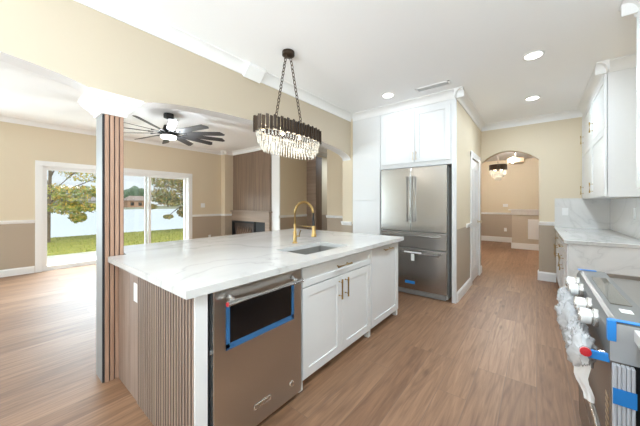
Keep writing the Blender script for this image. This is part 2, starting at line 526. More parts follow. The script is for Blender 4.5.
def rail_prof(h=0.062, d=0.022):
    return [(0, 0), (d*0.4, 0), (d*0.6, h*0.3), (d, h*0.55), (d, h*0.8), (d*1.2, h*0.85), (d*1.2, h), (0, h)]

def strip_wall(bm, axis, c0, c1, segs, ztop):
    """wall of thickness c0..c1 ; segs = [(u0, zb0, u1, zb1)] along the other axis"""
    def P(u, c, z): return (c, u, z) if axis == 'X' else (u, c, z)
    for u0, a0, u1, a1 in segs:
        v = [bm.verts.new(P(*p)) for p in ((u0, c0, a0), (u1, c0, a1), (u1, c0, ztop), (u0, c0, ztop), (u0, c1, a0), (u1, c1, a1), (u1, c1, ztop), (u0, c1, ztop))]
        for f in ((0, 1, 2, 3), (7, 6, 5, 4), (0, 4, 5, 1), (3, 2, 6, 7), (0, 3, 7, 4), (1, 5, 6, 2)):
            bm.faces.new([v[i] for i in f])
    return bm

def arch(c, a, zs, h, n=28, p=2.5, q=2.2):
    us = [c-a*math.cos(PI*i/n) for i in range(n+1)]
    zz = [zs+h*max(0, 1-abs((u-c)/a)**p)**(1/q) for u in us]
    return [(us[i], zz[i], us[i+1], zz[i+1]) for i in range(n)]

# facing helper: F = 'x+','x-','y+','y-' ; a along the face, d outward from plane c
def fbox(bm, F, c, a0, a1, d0, d1, z0, z1, bev=0.0):
    if F == 'x+': return box(bm, c+d0, c+d1, a0, a1, z0, z1, bev)
    if F == 'x-': return box(bm, c-d0, c-d1, a0, a1, z0, z1, bev)
    if F == 'y+': return box(bm, a0, a1, c+d0, c+d1, z0, z1, bev)
    return box(bm, a0, a1, c-d0, c-d1, z0, z1, bev)

def fpt(F, c, a, d, z):
    if F == 'x+': return (c+d, a, z)
    if F == 'x-': return (c-d, a, z)
    if F == 'y+': return (a, c+d, z)
    return (a, c-d, z)

def shaker(F, c, a0, a1, z0, z1, rail=0.065, t=0.02):
    bm = B()
    fbox(bm, F, c, a0+0.01, a1-0.01, 0, t-0.009, z0+0.01, z1-0.01)
    fbox(bm, F, c, a0, a0+rail, 0, t, z0, z1, 0.002)
    fbox(bm, F, c, a1-rail, a1, 0, t, z0, z1, 0.002)
    fbox(bm, F, c, a0+rail-0.001, a1-rail+0.001, 0, t-0.0004, z0, z0+rail, 0.002)
    fbox(bm, F, c, a0+rail-0.001, a1-rail+0.001, 0, t-0.0004, z1-rail, z1, 0.002)
    return bm

def bar_handle(F, c, a0, a1, z0, z1, out=0.032, r=0.006, square=False):
    """vertical if a0 == a1 else horizontal"""
    bm = B()
    tube(bm, [fpt(F, c, a0, out, z0), fpt(F, c, a1, out, z1)], r, 10)
    for k in (0.15, 0.85):
        a = a0+(a1-a0)*k; z = z0+(z1-z0)*k
        tube(bm, [fpt(F, c, a, 0, z), fpt(F, c, a, out, z)], r*0.8, 8)
    return bm

# ------------------------------------------------------------ room shell
CK, CL = 2.77, 2.85            # kitchen and living room ceiling heights
bm = B(); box(bm, -7.5, 1.1, -3.4, 5.9, -0.08, 0); box(bm, -5.2, 1.6, 5.9, 11.2, -0.08, 0)
struct('floor', bm, M['floor'])
bm = B()
box(bm, -2.5, 1.0, -3.4, 6.05, CK, CK+0.1)
box(bm, -7.5, -2.5, -3.4, 8.2, CL, CL+0.1)
box(bm, -2.5, 1.6, 6.05, 11.2, CK, CK+0.1)
struct('ceiling', bm, M['ceil'])

# dividing wall with two wide arches
segs = [(-3.3, 0, -2.58, 0)] + arch(-1.03, 1.55, 2.04, 0.185) + [(0.52, 2.04, 0.70, 2.04)] + arch(2.265, 1.565, 2.03, 0.185)
wa = struct('wall_arches', strip_wall(B(), 'X', -2.59, -2.43, segs, CL), M['wall_dim'])
wa.data.materials.append(M['trim'])
for p_ in wa.data.polygons:
    if p_.normal.z < -0.3: p_.material_index = 1
struct('wall_jamb', bx(-2.59, -2.39, 3.83, 5.55, 0, CL), M['wall'])
struct('wall_behind_refrigerator', bx(-2.39, -0.94, 4.6, 4.72, 0, CK), M['wall'])
# window wall (x = XW) with the sliding door opening
bm = B()
box(bm, XW-0.15, XW, -3.4, -2.9, 0, CL); box(bm, XW-0.15, XW, -0.6, 0.64, 0, CL); box(bm, XW-0.15, XW, -2.9, -0.6, 0, 0.3); box(bm, XW-0.15, XW, -2.9, -0.6, 2.4, CL); box(bm, XW-0.15, XW, 3.44, 4.4, 0, CL); box(bm, XW-0.15, XW, 0.64, 3.44, 2.04, CL)
struct('wall_window', bm, M['wall'])
bm = B()
box(bm, XW-0.15, -7.15, 4.4, 4.85, 0, CL)
struct('wall_corner', bm, M['wall'])
struct('wall_fireplace', bx(-7.15, -5.13, 4.72, 4.85, 0, CL), M['wall'])
struct('wall_passage', bx(-5.28, -5.13, 4.85, 8.2, 0, CL), M['wall'])
struct('wall_passage_end', bx(-5.13, -2.5, 8.05, 8.2, 0, CL), M['wall'])
struct('wall_alcove', bx(-4.24, -2.39, 5.55, 5.70, 0, CL), M['wall'])
# hall side wall with a door opening
bm = B()
box(bm, -0.866, -0.82, 3.872, 4.60, 0, CK); box(bm, -0.94, -0.82, 4.60, 4.885, 0, CK); box(bm, -0.94, -0.82, 5.58, 5.9, 0, CK); box(bm, -0.94, -0.82, 4.885, 5.58, 2.04, CK)
struct('wall_hall', bm, M['wall'])
segs = [(-2.5, 0, -0.84, 0)] + arch(-0.405, 0.435, 2.055, 0.20, 24, 2.0, 1.05) + [(0.03, 0, 1.0, 0)]
struct('wall_hall_arch', strip_wall(B(), 'Y', 5.9, 6.05, segs, CK), M['wall'])
bm = B()
box(bm, 0.87, 1.0, -3.4, -2.4, 0, CK); box(bm, 0.87, 1.0, -0.4, 5.9, 0, CK); box(bm, 0.87, 1.0, -2.4, -0.4, 0, 1.1); box(bm, 0.87, 1.0, -2.4, -0.4, 2.3, CK)
struct('wall_right', bm, M['wall'])
# wall behind the camera with two added openings that let the fill light in
bm = B()
for x0, x1 in ((-7.5, -7.0), (-5.7, -2.05), (0.55, 1.0)): box(bm, x0, x1, -3.4, -3.25, 0, CL)
box(bm, -7.0, -5.7, -3.4, -3.25, 2.4, CL); box(bm, -7.0, -5.7, -3.4, -3.25, 0, 0.3); box(bm, -2.05, 0.55, -3.4, -3.25, 2.45, CL); box(bm, -2.05, 0.55, -3.4, -3.25, 0, 0.7)
struct('wall_back', bm, M['wall'])
# dining room beyond the arch
struct('wall_dining_back', bx(-2.6, 1.6, 11.0, 11.15, 0, CK), M['wall'])
struct('wall_dining_left', bx(-2.6, -2.45, 6.05, 11.0, 0, CK), M['wall'])
struct('wall_dining_right', bx(1.45, 1.6, 6.05, 11.0, 0, CK), M['wall'])
struct('wall_half', bx(-0.56, 1.45, 9.6, 9.75, 0, 1.0), simple('half_wall_paint', (0.56, 0.48, 0.38), 0.6))
bm = B()
sweep(bm, (-0.58, 9.6, 1.11), (1.45, 9.6, 1.11), (0, -1, 0), [(0, 0), (0.095, 0), (0.09, -0.03), (0.075, -0.035), (0.065, -0.09), (0.05, -0.13), (0, -0.14)])
box(bm, -0.64, 1.45, 9.47, 9.80, 1.105, 1.135, 0.004)
box(bm, -0.56, 1.45, 9.6, 9.75, 1.0, 1.10)
struct('trim_1', bm, M['trim'])

# crown mouldings, one per wall run
tn = [1]
def trim(bm):
    tn[0] += 1
    return struct('trim_%d' % tn[0], bm, M['trim'])
CP = crown_prof()
bm = B(); sweep(bm, (-2.43, -3.25, CK), (-2.43, 3.83, CK), (1, 0, 0), CP)
# dropped block where two crown runs meet
sweep(bm, (-2.43, 1.70, CK-0.002), (-2.43, 1.915, CK-0.002), (1, 0, 0), [(0, 0), (0, -0.10), (0.02, -0.125), (0.05, -0.10), (0.12, -0.03), (0.12, 0)])
trim(bm)
bm = B(); sweep(bm, (-0.82, 3.736, CK), (-0.82, 5.9, CK), (1, 0, 0), CP); trim(bm)
bm = B(); sweep(bm, (-0.82, 5.9, CK), (0.57, 5.9, CK), (0, -1, 0), CP); trim(bm)
bm = B(); sweep(bm, (XW, -3.25, CL), (XW, 4.4, CL), (1, 0, 0), CP); trim(bm)
bm = B(); sweep(bm, (-7.35, 4.4, CL), (-7.055, 4.4, CL), (0, -1, 0), CP); sweep(bm, (-7.15, 4.305, CL), (-7.15, 4.66, CL), (1, 0, 0), CP); trim(bm)
bm = B(); sweep(bm, (-7.15, 4.66, CL), (-5.04, 4.66, CL), (0, -1, 0), CP); trim(bm)
bm = B(); sweep(bm, (-5.13, 4.6, CL), (-5.13, 8.05, CL), (1, 0, 0), CP); trim(bm)
bm = B(); sweep(bm, (-4.33, 5.55, CL), (-2.59, 5.55, CL), (0, -1, 0), CP); sweep(bm, (-4.24, 5.46, CL), (-4.24, 5.79, CL), (-1, 0, 0), CP); trim(bm)
bm = B(); sweep(bm, (-5.13, 8.05, CL), (-2.5, 8.05, CL), (0, -1, 0), CP); trim(bm)
# chair rails
RP = rail_prof()
def rail(runs):
    bm = B()
    for p0, p1, n in runs: sweep(bm, p0+(0.935,), p1+(0.935,), n, RP)
    trim(bm)
rail([((XW, -0.55), (XW, 0.56), (1, 0, 0))])
rail([((XW, 3.53), (XW, 4.4), (1, 0, 0))])
rail([((-7.35, 4.4), (-7.13, 4.4), (0, -1, 0)), ((-7.15, 4.4), (-7.15, 4.66), (1, 0, 0))])
rail([((-5.13, 4.66), (-5.13, 5.74), (1, 0, 0)), ((-5.40, 4.72), (-5.11, 4.72), (0, -1, 0))])
rail([((-4.26, 5.55), (-2.59, 5.55), (0, -1, 0)), ((-4.24, 5.53), (-4.24, 5.7), (-1, 0, 0))])
rail([((-2.60, 3.83), (-2.41, 3.83), (0, -1, 0)), ((-2.59, 3.81), (-2.59, 5.5), (-1, 0, 0))])
rail([((-5.13, 8.05), (-2.5, 8.05), (0, -1, 0))])
rail([((-0.82, 4.50), (-0.82, 4.80), (1, 0, 0))])
rail([((0.03, 5.9), (0.23, 5.9), (0, -1, 0))])
rail([((-2.45, 11.0), (1.45, 11.0), (0, -1, 0))])
# baseboards
bn = {}
def baseboard(side, runs, h=0.13):
    bm = B()
    for p0, p1, n in runs: sweep(bm, p0+(0,), p1+(0,), n, base_prof(h))
    struct('baseboard_'+side, bm, M['trim'])
baseboard('window_wall', [((XW, -3.25), (XW, 0.56), (1, 0, 0))])
baseboard('window_corner', [((XW, 3.53), (XW, 4.4), (1, 0, 0))])
baseboard('hall', [((-0.82, 3.88), (-0.82, 4.80), (1, 0, 0)), ((-0.82, 5.67), (-0.82, 5.9), (1, 0, 0))])
baseboard('arch', [((0.014, 5.9), (0.25, 5.9), (0, -1, 0)), ((0.03, 5.9), (0.03, 6.05), (-1, 0, 0))], 0.15)
baseboard('dining_back', [((-2.45, 11.0), (1.45, 11.0), (0, -1, 0))], 0.17)
baseboard('half_wall', [((-0.575, 9.6), (1.45, 9.6), (0, -1, 0)), ((-0.56, 9.6), (-0.56, 9.75), (-1, 0, 0))], 0.17)
baseboard('passage', [((-5.13, 4.72), (-5.13, 5.74), (1, 0, 0))])
baseboard('alcove', [((-4.24, 5.55), (-2.59, 5.55), (0, -1, 0))])

# sliding glass door to the patio
d1 = thing('door_1', (XW, 2.04, 0), None, None); d1['kind'] = 'structure'
bm = B()
box(bm, XW, XW+0.022, 0.565, 0.66, 0, 2.11, 0.004); box(bm, XW, XW+0.022, 3.425, 3.524, 0, 2.11, 0.004); box(bm, XW, XW+0.024, 0.565, 3.524, 2.02, 2.115, 0.004)
obj('door_casing', bm, M['trim'], d1)
bm = B()
box(bm, XW-0.13, XW-0.01, 0.64, 0.675, 0, 2.04); box(bm, XW-0.13, XW-0.01, 3.405, 3.44, 0, 2.04)
box(bm, XW-0.13, XW-0.01, 0.64, 3.44, 2.005, 2.04); box(bm, XW-0.13, XW-0.01, 0.64, 3.44, 0, 0.025)
obj('door_frame', bm, M['trim'], d1)
for y0, y1, x in ((0.675, 2.535, XW-0.06), (2.415, 3.405, XW-0.10)):
    bm = B(); w = 0.055
    box(bm, x-0.018, x+0.018, y0, y0+w, 0.025, 2.005, 0.003); box(bm, x-0.018, x+0.018, y1-w, y1, 0.025, 2.005, 0.003)
    box(bm, x-0.017, x+0.017, y0+w, y1-w, 0.025, 0.025+0.06, 0.003); box(bm, x-0.017, x+0.017, y0+w, y1-w, 2.005-w, 2.005, 0.003)
    sp = obj('door_sash', bm, M['trim'], d1)
    obj('glass_pane', bx(x-0.004, x+0.004, y0+w-0.005, y1-w+0.005, 0.08, 2.005-w+0.005), M['glass'], sp)
# added windows out of view, placed and sized to let the fill light in
def window(n, F, c, a0, a1, z0, z1, k):
    w1 = thing('window_%d' % n, fpt(F, c, (a0+a1)/2, -0.07, z0), None, None); w1['kind'] = 'structure'
    bm = B()
    for j in range(k+1):
        a = a0+(a1-a0-0.06)*j/k
        fbox(bm, F, c, a, a+0.06, -0.11, -0.03, z0, z1)
    fbox(bm, F, c, a0, a1, -0.105, -0.035, z0, z0+0.06); fbox(bm, F, c, a0, a1, -0.105, -0.035, z1-0.06, z1)
    obj('window_frame', bm, M['trim'], w1)
    bm = B(); fbox(bm, F, c, a0, a1, -0.075, -0.065, z0+0.03, z1-0.03)
    obj('glass_pane', bm, M['glass'], w1)
window(1, 'y+', -3.25, -2.05, 0.55, 0.7, 2.45, 2)
window(2, 'x+', XW, -2.9, -0.6, 0.3, 2.4, 2)
window(4, 'y+', -3.25, -7.0, -5.7, 0.3, 2.4, 2)
window(3, 'x-', 0.87, -2.4, -0.4, 1.1, 2.3, 2)

# panelled hall door
d2 = thing('door_2', (-0.86, 5.23, 0), None, None); d2['kind'] = 'structure'
bm = B()
box(bm, -0.82, -0.80, 4.80, 4.885, 0, 2.12, 0.004); box(bm, -0.82, -0.80, 5.58, 5.665, 0, 2.12, 0.004); box(bm, -0.82, -0.798, 4.80, 5.665, 2.04, 2.14, 0.004)
obj('door_casing', bm, M['trim'], d2)
bm = B()
box(bm, -0.865, -0.835, 4.89, 5.575, 0.012, 2.035)
for z0, z1 in ((0.012, 0.22), (0.90, 1.05), (1.88, 2.035)): box(bm, -0.835, -0.823, 4.89, 5.575, z0, z1, 0.002)
for y0, y1 in ((4.89, 4.98), (5.485, 5.575), (5.185, 5.28)): box(bm, -0.835, -0.8225, y0, y1, 0.012, 2.035, 0.002)
for y0, y1 in ((5.01, 5.155), (5.31, 5.455)):
    for z0, z1 in ((0.26, 0.86), (1.09, 1.84)): box(bm, -0.835, -0.827, y0, y1, z0, z1, 0.004)
obj('door_leaf', bm, M['trim'], d2)
bm = B(); lathe(bm, [(0.026, 0.0), (0.026, 0.006), (0.010, 0.010), (0.010, 0.035), (0.024, 0.042), (0.027, 0.055), (0.018, 0.066), (0.004, 0.068)], (-0.823, 5.525, 0.98), 16, 'X')
obj('door_knob', bm, M['brasspale'], d2, True)

# ------------------------------------------------------------ outdoors
bm = B(); box(bm, -9.85, XW-0.15, -14, 22, -0.3, -0.06); struct('patio_slab', bm, M['concrete'])
bm = B()
v = [bm.verts.new(p) for p in ((-9.85, -40, -0.09), (-9.85, 60, -0.09), (-18.0, 60, -0.32), (-18.0, -40, -0.32), (-18.6, -40, -0.9), (-18.6, 60, -0.9), (-9.85, -40, -0.9), (-9.85, 60, -0.9))]
for f in ((0, 1, 2, 3), (3, 2, 5, 4), (4, 5, 7, 6), (6, 7, 1, 0), (0, 3, 4, 6), (1, 7, 5, 2)): bm.faces.new([v[i] for i in f])
struct('lawn_ground', bm, M['grass'])
bm = B()
for i in range(7000):
    x = -9.9-8.0*random.random()**1.2; y = -3+random.random()*14
    z = -0.09-0.23*(x+9.85)/(-8.15)-0.005
    h = 0.03+random.random()*0.05; a = random.random()*PI; w = 0.012
    p = [bm.verts.new((x-w*math.cos(a), y-w*math.sin(a), z)), bm.verts.new((x+w*math.cos(a), y+w*math.sin(a), z)), bm.verts.new((x+(random.random()-.5)*0.05, y+(random.random()-.5)*0.05, z+h))]
    bm.faces.new(p)
tag(obj('grass_blades', bm, leafmat('grass_blade', [(0.33, 0.33, 0.06), (0.26, 0.29, 0.05), (0.42, 0.38, 0.10), (0.22, 0.27, 0.05)])), 'short yellow green grass on the bank between patio and lake', 'grass', kind='stuff')
bm = B(); box(bm, -115, -18.3, -150, 260, -0.7, -0.5); struct('lake_surface', bm, M['water'])
bm = B(); box(bm, -220, -100, -150, 260, -0.9, -0.25); struct('far_bank', bm, M['shore'])

def blob(bm, c, r, sub=2, jit=0.18, sq=(1, 1, 1)):
    res = bmesh.ops.create_icosphere(bm, subdivisions=sub, radius=1)
    for v_ in res['verts']:
        k = 1+(random.random()-.5)*2*jit
        v_.co = Vector((c[0]+v_.co.x*r*k*sq[0], c[1]+v_.co.y*r*k*sq[1], c[2]+v_.co.z*r*k*sq[2]))

def leaves(bm, centers, n, size):
    for i in range(n):
        c, r = random.choice(centers)
        while True:
            q = Vector((random.uniform(-1, 1), random.uniform(-1, 1), random.uniform(-1, 1)))
            if q.length < 1: break
        p = Vector(c)+Vector((q.x*r[0], q.y*r[1], q.z*r[2]))
        s = size*(0.6+random.random()*0.8)
        u = Vector((random.gauss(0, 1), random.gauss(0, 1), random.gauss(0, 1))).normalized()
        w = u.cross(Vector((random.gauss(0, 1), random.gauss(0, 1), random.gauss(0, 1)))).normalized()
        vs = [bm.verts.new(p+k) for k in (-u*s, w*s*0.45, u*s, -w*s*0.45)]
        bm.faces.new(vs)

def near_tree(name, base, trunk_pts, branches, centers, n, size, mat, label):
    t = thing(name, base, label, 'tree')
    bm = B(); tube(bm, trunk_pts, [0.075*(1-0.6*i/len(trunk_pts)) for i in range(len(trunk_pts))], 8)
    obj('trunk', bm, M['bark'], t, True)
    bm = B()
    for br in branches: tube(bm, br, [0.045, 0.03, 0.012][:len(br)], 6)
    obj('branches', bm, M['bark'], t, True)
    bm = B(); leaves(bm, centers, n, size); obj('foliage', bm, mat, t)
T1 = (-15.0, 1.50, -0.235)
near_tree('autumn_tree', T1,
          [(-15, 1.50, -0.24), (-15, 1.52, 1.0), (-15, 1.56, 2.2), (-15.1, 1.60, 4.0)],
          [[(-15, 1.52, 1.3), (-15, 2.1, 1.9), (-15, 3.0, 2.4)], [(-15, 1.5, 1.6), (-15, 2.2, 2.5), (-15, 2.9, 3.1)], [(-15, 1.5, 1.2), (-14.9, 2.0, 1.3), (-14.9, 2.9, 0.9)],
           [(-15, 1.55, 2.3), (-15, 1.9, 3.2), (-15, 2.3, 4.2)], [(-15, 1.55, 2.0), (-15, 1.2, 2.9), (-15, 0.9, 3.6)]],
          [((-15, 1.75, 1.75), (0.5, 0.5, 0.35)), ((-15, 2.3, 1.65), (0.5, 0.6, 0.38)), ((-15, 2.0, 1.15), (0.5, 0.6, 0.3)), ((-15, 2.6, 1.15), (0.4, 0.6, 0.22)), ((-15, 2.75, 1.85), (0.4, 0.6, 0.25)), ((-15, 3.3, 1.75), (0.4, 0.5, 0.22)), ((-15, 2.4, 0.72), (0.25, 0.3, 0.22)), ((-15, 2.6, 2.7), (0.5, 0.9, 0.5)), ((-15, 1.4, 3.6), (0.9, 1.1, 0.7))],
          4600, 0.066, M['leaf_autumn'], 'yellow and green autumn tree seen through the left pane of the sliding door')
near_tree('olive_tree', (-15, 7.0, -0.235),
          [(-15, 7.0, -0.24), (-15, 6.95, 1.2), (-15, 6.7, 2.2), (-15, 6.4, 3.6)],
          [[(-15, 6.9, 1.5), (-15, 6.3, 1.6), (-15, 5.3, 1.2)], [(-15, 6.8, 1.9), (-15, 6.0, 2.2), (-15, 5.3, 2.2)], [(-15, 6.9, 1.2), (-15, 6.5, 1.1), (-15, 6.0, 0.7)]],
          [((-15, 6.0, 2.15), (0.5, 0.75, 0.5)), ((-15, 5.7, 2.45), (0.5, 0.7, 0.35)), ((-15, 6.6, 2.5), (0.5, 0.7, 0.4)), ((-15, 6.5, 1.9), (0.5, 0.6, 0.6)), ((-15, 5.5, 1.7), (0.5, 0.5, 0.35)), ((-15, 6.3, 1.35), (0.5, 0.85, 0.18)), ((-15, 6.7, 0.85), (0.3, 0.3, 0.3)), ((-15, 5.95, 0.62), (0.2, 0.25, 0.1)), ((-15, 6.4, 2.8), (0.6, 0.9, 0.4)), ((-15, 5.2, 1.15), (0.3, 0.2, 0.12))],
          4600, 0.066, M['leaf_olive'], 'brown and olive leafed tree seen through the right pane of the sliding door')

def at(u, depth, dy=0):          # ground point seen at photo column u
    fx, fy, rx, ry = -0.6279, 0.7783, 0.7783, 0.6279
    k = (u-320)/268.47
    return ((fx+rx*k)*depth, (fy+ry*k)*depth)
def house(name, u, depth, w, h, wallm, roofm, label, d=7):
    x, y = at(u, depth)
    t = thing(name, (x, y, -0.25), label, 'house', 'houses across the lake')
    obj('house_wall', bx(x-d, x, y-w/2, y+w/2, -0.3, h*0.58), wallm, t)
    bm = B()
    p = [(x-d-0.5, y-w/2-0.5, h*0.56), (x+0.5, y-w/2-0.5, h*0.56), (x+0.5, y+w/2+0.5, h*0.56), (x-d-0.5, y+w/2+0.5, h*0.56), (x-d/2, y-w/2+1.5, h), (x-d/2, y+w/2-1.5, h)]
    v = [bm.verts.new(q) for q in p]
    for f in ((0, 1, 2, 3), (0, 4, 1), (1, 4, 5, 2), (2, 5, 3), (3, 5, 4, 0)): bm.faces.new([v[i] for i in f])
    obj('house_roof', bm, roofm, t)
    for k in (-0.3, 0.05, 0.3): obj('house_window', bx(x, x+0.06, y+w*k-0.6, y+w*k+0.6, 0.5, h*0.4), M['blackglass'], t)
house('house', 139, 112, 8, 4.6, M['house_o'], M['roof_b'], 'orange brick house across the lake under a round green tree')
house('house', 84, 112, 17, 4.4, M['house_g'], M['roof'], 'long grey roofed house on the far lake shore, left of the column')
house('house', 62, 118, 16, 4.8, M['house_g'], M['roof_b'], 'brown roofed house far across the lake, behind the autumn tree')
def far_tree(u, depth, h, r, label):
    x, y = at(u, depth)
    t = thing('shore_tree', (x, y, -0.25), label, 'tree', 'trees on the far shore')
    obj('trunk', tube(B(), [(x, y, -0.25), (x, y, h*0.6)], 0.4, 6), M['bark'], t)
    bm = B()
    for k in range(6): blob(bm, (x+random.uniform(-1, 1)*r*0.5, y+random.uniform(-1, 1)*r*0.7, h-r*0.7+random.uniform(-.3, .2)*r), r*0.62, 2, 0.12)
    obj('foliage', bm, M['treegreen'], t, True)
far_tree(135, 132, 9.2, 4.8, 'round dark green tree standing behind the orange house across the lake')
far_tree(104, 132, 6.8, 4.0, 'low green tree on the far shore beside the grey roofed house')
far_tree(168, 132, 7.0, 4.0, 'green tree on the far shore behind the olive leafed tree')

# ------------------------------------------------------------ column under the arches
t = thing('column', (-2.53, 0.5875, 0), 'slat clad square column with white flared cap at the island end', 'column')
obj('shaft', bx(-2.62, -2.452, 0.523, 0.640, 0, 1.97), M['colgrey'], t)
obj('slat_backing', bx(-2.452, -2.444, 0.523, 0.652, 0, 1.965), M['slatback'], t)
bm = B()
for k in range(4): box(bm, -2.446, -2.430, 0.5365+k*0.0295, 0.5365+k*0.0295+0.0225, 0, 1.965, 0.002)
obj('wood_slats', bm, M['slat_red'], t)
bm = B()
lv = [(0.0, 1.950), (0.010, 1.950), (0.014, 1.972), (0.022, 1.978), (0.040, 2.005), (0.066, 2.035), (0.074, 2.040), (0.084, 2.062), (0.090, 2.066), (0.090, 2.085)]
prev = None
for o_, z in lv:
    r = [bm.verts.new(p) for p in ((-2.62-o_, 0.523-o_, z), (-2.43+o_*0.95, 0.523-o_, z), (-2.43+o_*0.95, 0.652+o_*1.15, z), (-2.62-o_, 0.652+o_*1.15, z))]
    if prev:
        for k in range(4): bm.faces.new((prev[k], prev[(k+1) % 4], r[(k+1) % 4], r[k]))
    else: bm.faces.new(r[::-1])
    prev = r
bm.faces.new(prev)
obj('capital', bm, M['trim'], t)

# ------------------------------------------------------------ island
# worktop with sink cut-out
SX0, SX1, SY0, SY1 = -1.70, -1.355, 1.51, 2.11
bm = B()
for x0, x1, y0, y1 in ((-2.427, -1.20, 0.55, 0.668), (-2.93, -1.20, 0.668, SY0), (-2.93, -1.20, SY1, 3.04), (-2.93, SX0, SY0, SY1), (SX1, -1.20, SY0, SY1)):
    v = [bm.verts.new(p) for p in ((x0, y0, 0.914), (x1, y0, 0.914), (x1, y1, 0.914), (x0, y1, 0.914))]
    bm.faces.new(v)
bmesh.ops.remove_doubles(bm, verts=bm.verts, dist=1e-5)
r = bmesh.ops.extrude_face_region(bm, geom=bm.faces[:])
bmesh.ops.translate(bm, verts=[g for g in r['geom'] if isinstance(g, bmesh.types.BMVert)], vec=(0, 0, -0.038))
o = obj('island_worktop', bm, M['marble'])
tag(o, 'long white veined stone worktop covering the kitchen island', 'worktop')

def face_cab(name, loc, label, group=None): return thing(name, loc, label, 'cabinet', group)
FX = -1.28                                     # carcass front of the island units
t = face_cab('sink_cabinet', (-1.57, 1.87, 0), 'white two door island cabinet under the sink with gold handles')
bm = B()
box(bm, -1.90, FX, 1.365, 1.385, 0.07, 0.876); box(bm, -1.90, FX, 2.34, 2.36, 0.07, 0.876); box(bm, -1.90, FX, 1.385, 2.34, 0.07, 0.09); box(bm, -1.92, -1.90, 1.365, 2.36, 0.07, 0.876)
box(bm, FX-0.02, FX, 1.385, 2.34, 0.845, 0.876)
obj('carcass', bm, M['cab'], t)
f_ = obj('drawer_front', shaker('x+', FX, 1.372, 2.352, 0.715, 0.852, 0.045), M['cab'], t)
obj('handle', bar_handle('x+', FX+0.02, 1.755, 1.955, 0.795, 0.795, 0.034, 0.0075), M['gold'], f_)
for y0, y1, hy in ((1.372, 1.853, 1.81), (1.857, 2.352, 1.90)):
    d_ = obj('door', shaker('x+', FX, y0, y1, 0.072, 0.707), M['cab'], t)
    obj('handle', bar_handle('x+', FX+0.02, hy, hy, 0.525, 0.685, 0.034, 0.0075), M['gold'], d_)
for y in (1.342, 2.32):
    obj('foot', bx(-1.315, -1.27, y, y+0.04, 0, 0.07), M['cab'], t)
obj('toe_kick', bx(-1.37, -1.355, 1.365, 2.36, 0, 0.07), M['cab'], t)
t = face_cab('pull_out_cabinet', (-1.57, 2.68, 0), 'narrow white island cabinet with one tall front, nearest the refrigerator')
obj('carcass', bx(-1.92, FX, 2.362, 3.025, 0.07, 0.876), M['cab'], t)
d_ = obj('door', shaker('x+', FX, 2.367, 3.02, 0.072, 0.852), M['cab'], t)
obj('handle', bar_handle('x+', FX+0.02, 2.61, 2.80, 0.815, 0.815, 0.034, 0.0075), M['gold'], d_)
obj('foot', bx(-1.315, -1.27, 2.98, 3.02, 0, 0.07), M['cab'], t)
obj('toe_kick', bx(-1.37, -1.355, 2.362, 2.99, 0, 0.07), M['cab'], t)
# back part of the island and fillers
tag(obj('island_back_box', bx(-2.50, -1.93, 0.672, 2.99, 0, 0.876), M['slat']), 'wood clad seating side of the island under the worktop overhang', 'panel')
tag(obj('filler_post', bx(-1.252, -1.240, 0.609, 0.670, 0, 0.876), M['cab']), 'narrow white filler strip between the slatted panel and the dishwasher', 'filler')
t = thing('slatted_panel', (-1.84, 0.63, 0), 'vertical wood slat panel cladding the near end of the island', 'panel')
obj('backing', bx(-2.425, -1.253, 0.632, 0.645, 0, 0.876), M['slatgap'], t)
bm = B()
box(bm, -2.425, -2.19, 0.616, 0.632, 0, 0.876, 0.002); box(bm, -2.187, -2.03, 0.616, 0.632, 0, 0.876, 0.002)
obj('flat_board', bm, M['slat'], t)
bm = B()
n = 24; pit = (2.027-1.250)/n
for k in range(n):
    x0 = -2.027+k*pit
    box(bm, x0+0.003, x0+pit*0.68, 0.611, 0.6145, 0, 0.876, 0.001)
obj('slats', bm, M['slat'], t)
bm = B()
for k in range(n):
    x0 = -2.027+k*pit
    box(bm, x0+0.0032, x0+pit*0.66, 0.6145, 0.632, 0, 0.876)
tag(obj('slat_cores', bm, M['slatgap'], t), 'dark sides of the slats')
t = thing('wall_outlet', (-2.045, 0.616, 0.655), 'white outlet plate on the wood slat end of the island', 'outlet')
obj('plate', bx(-2.083, -2.012, 0.610, 0.6158, 0.655, 0.775, 0.002), M['plastic'], t)
bm = B()
for z in (0.69, 0.735): box(bm, -2.066, -2.030, 0.608, 0.6099, z-0.014, z+0.014, 0.001)
obj('socket', bm, M['plastic'], t)

# dishwasher
t = thing('dishwasher', (-1.55, 1.02, 0), 'stainless dishwasher with black film window edged in blue tape', 'dishwasher')
obj('tub', bx(-1.88, -1.275, 0.705, 1.335, 0.03, 0.868), M['steel_d'], t)
obj('door_panel', bx(-1.272, -1.240, 0.703, 1.336, 0.035, 0.862, 0.004), M['steel_h'], t)
obj('side_edge', bx(-1.2745, -1.2405, 0.699, 0.7025, 0.035, 0.862), M['steel_b'], t)
bm = B(); tube(bm, [(-1.185, 0.745, 0.803), (-1.185, 1.285, 0.803)], 0.0155, 16)
hd = obj('handle', bm, M['steel_b'], t, True)
for y in (0.785, 1.245): obj('handle_bracket', tube(B(), [(-1.240, y, 0.815), (-1.21, y, 0.812), (-1.185, y, 0.803)], [0.018, 0.013, 0.012], 10), M['steel_b'], hd, True)
bm = B(); lathe(bm, [(0.011, 0), (0.011, 0.004), (0.003, 0.005)], (-1.185, 0.7405, 0.803), 14, 'Y')
tag(obj('medallion', bm, M['red'], hd), 'round red end medallion')
obj('film_window', bx(-1.2405, -1.2385, 0.785, 1.245, 0.575, 0.770), M['blackglass'], t)
for y0, y1, z0, z1 in ((0.768, 0.790, 0.552, 0.79), (1.240, 1.262, 0.552, 0.775), (0.768, 1.262, 0.545, 0.577)):
    tag(obj('tape', bx(-1.2395, -1.2365, y0, y1, z0, z1), M['bluefilm'], t), 'blue protective tape strip')
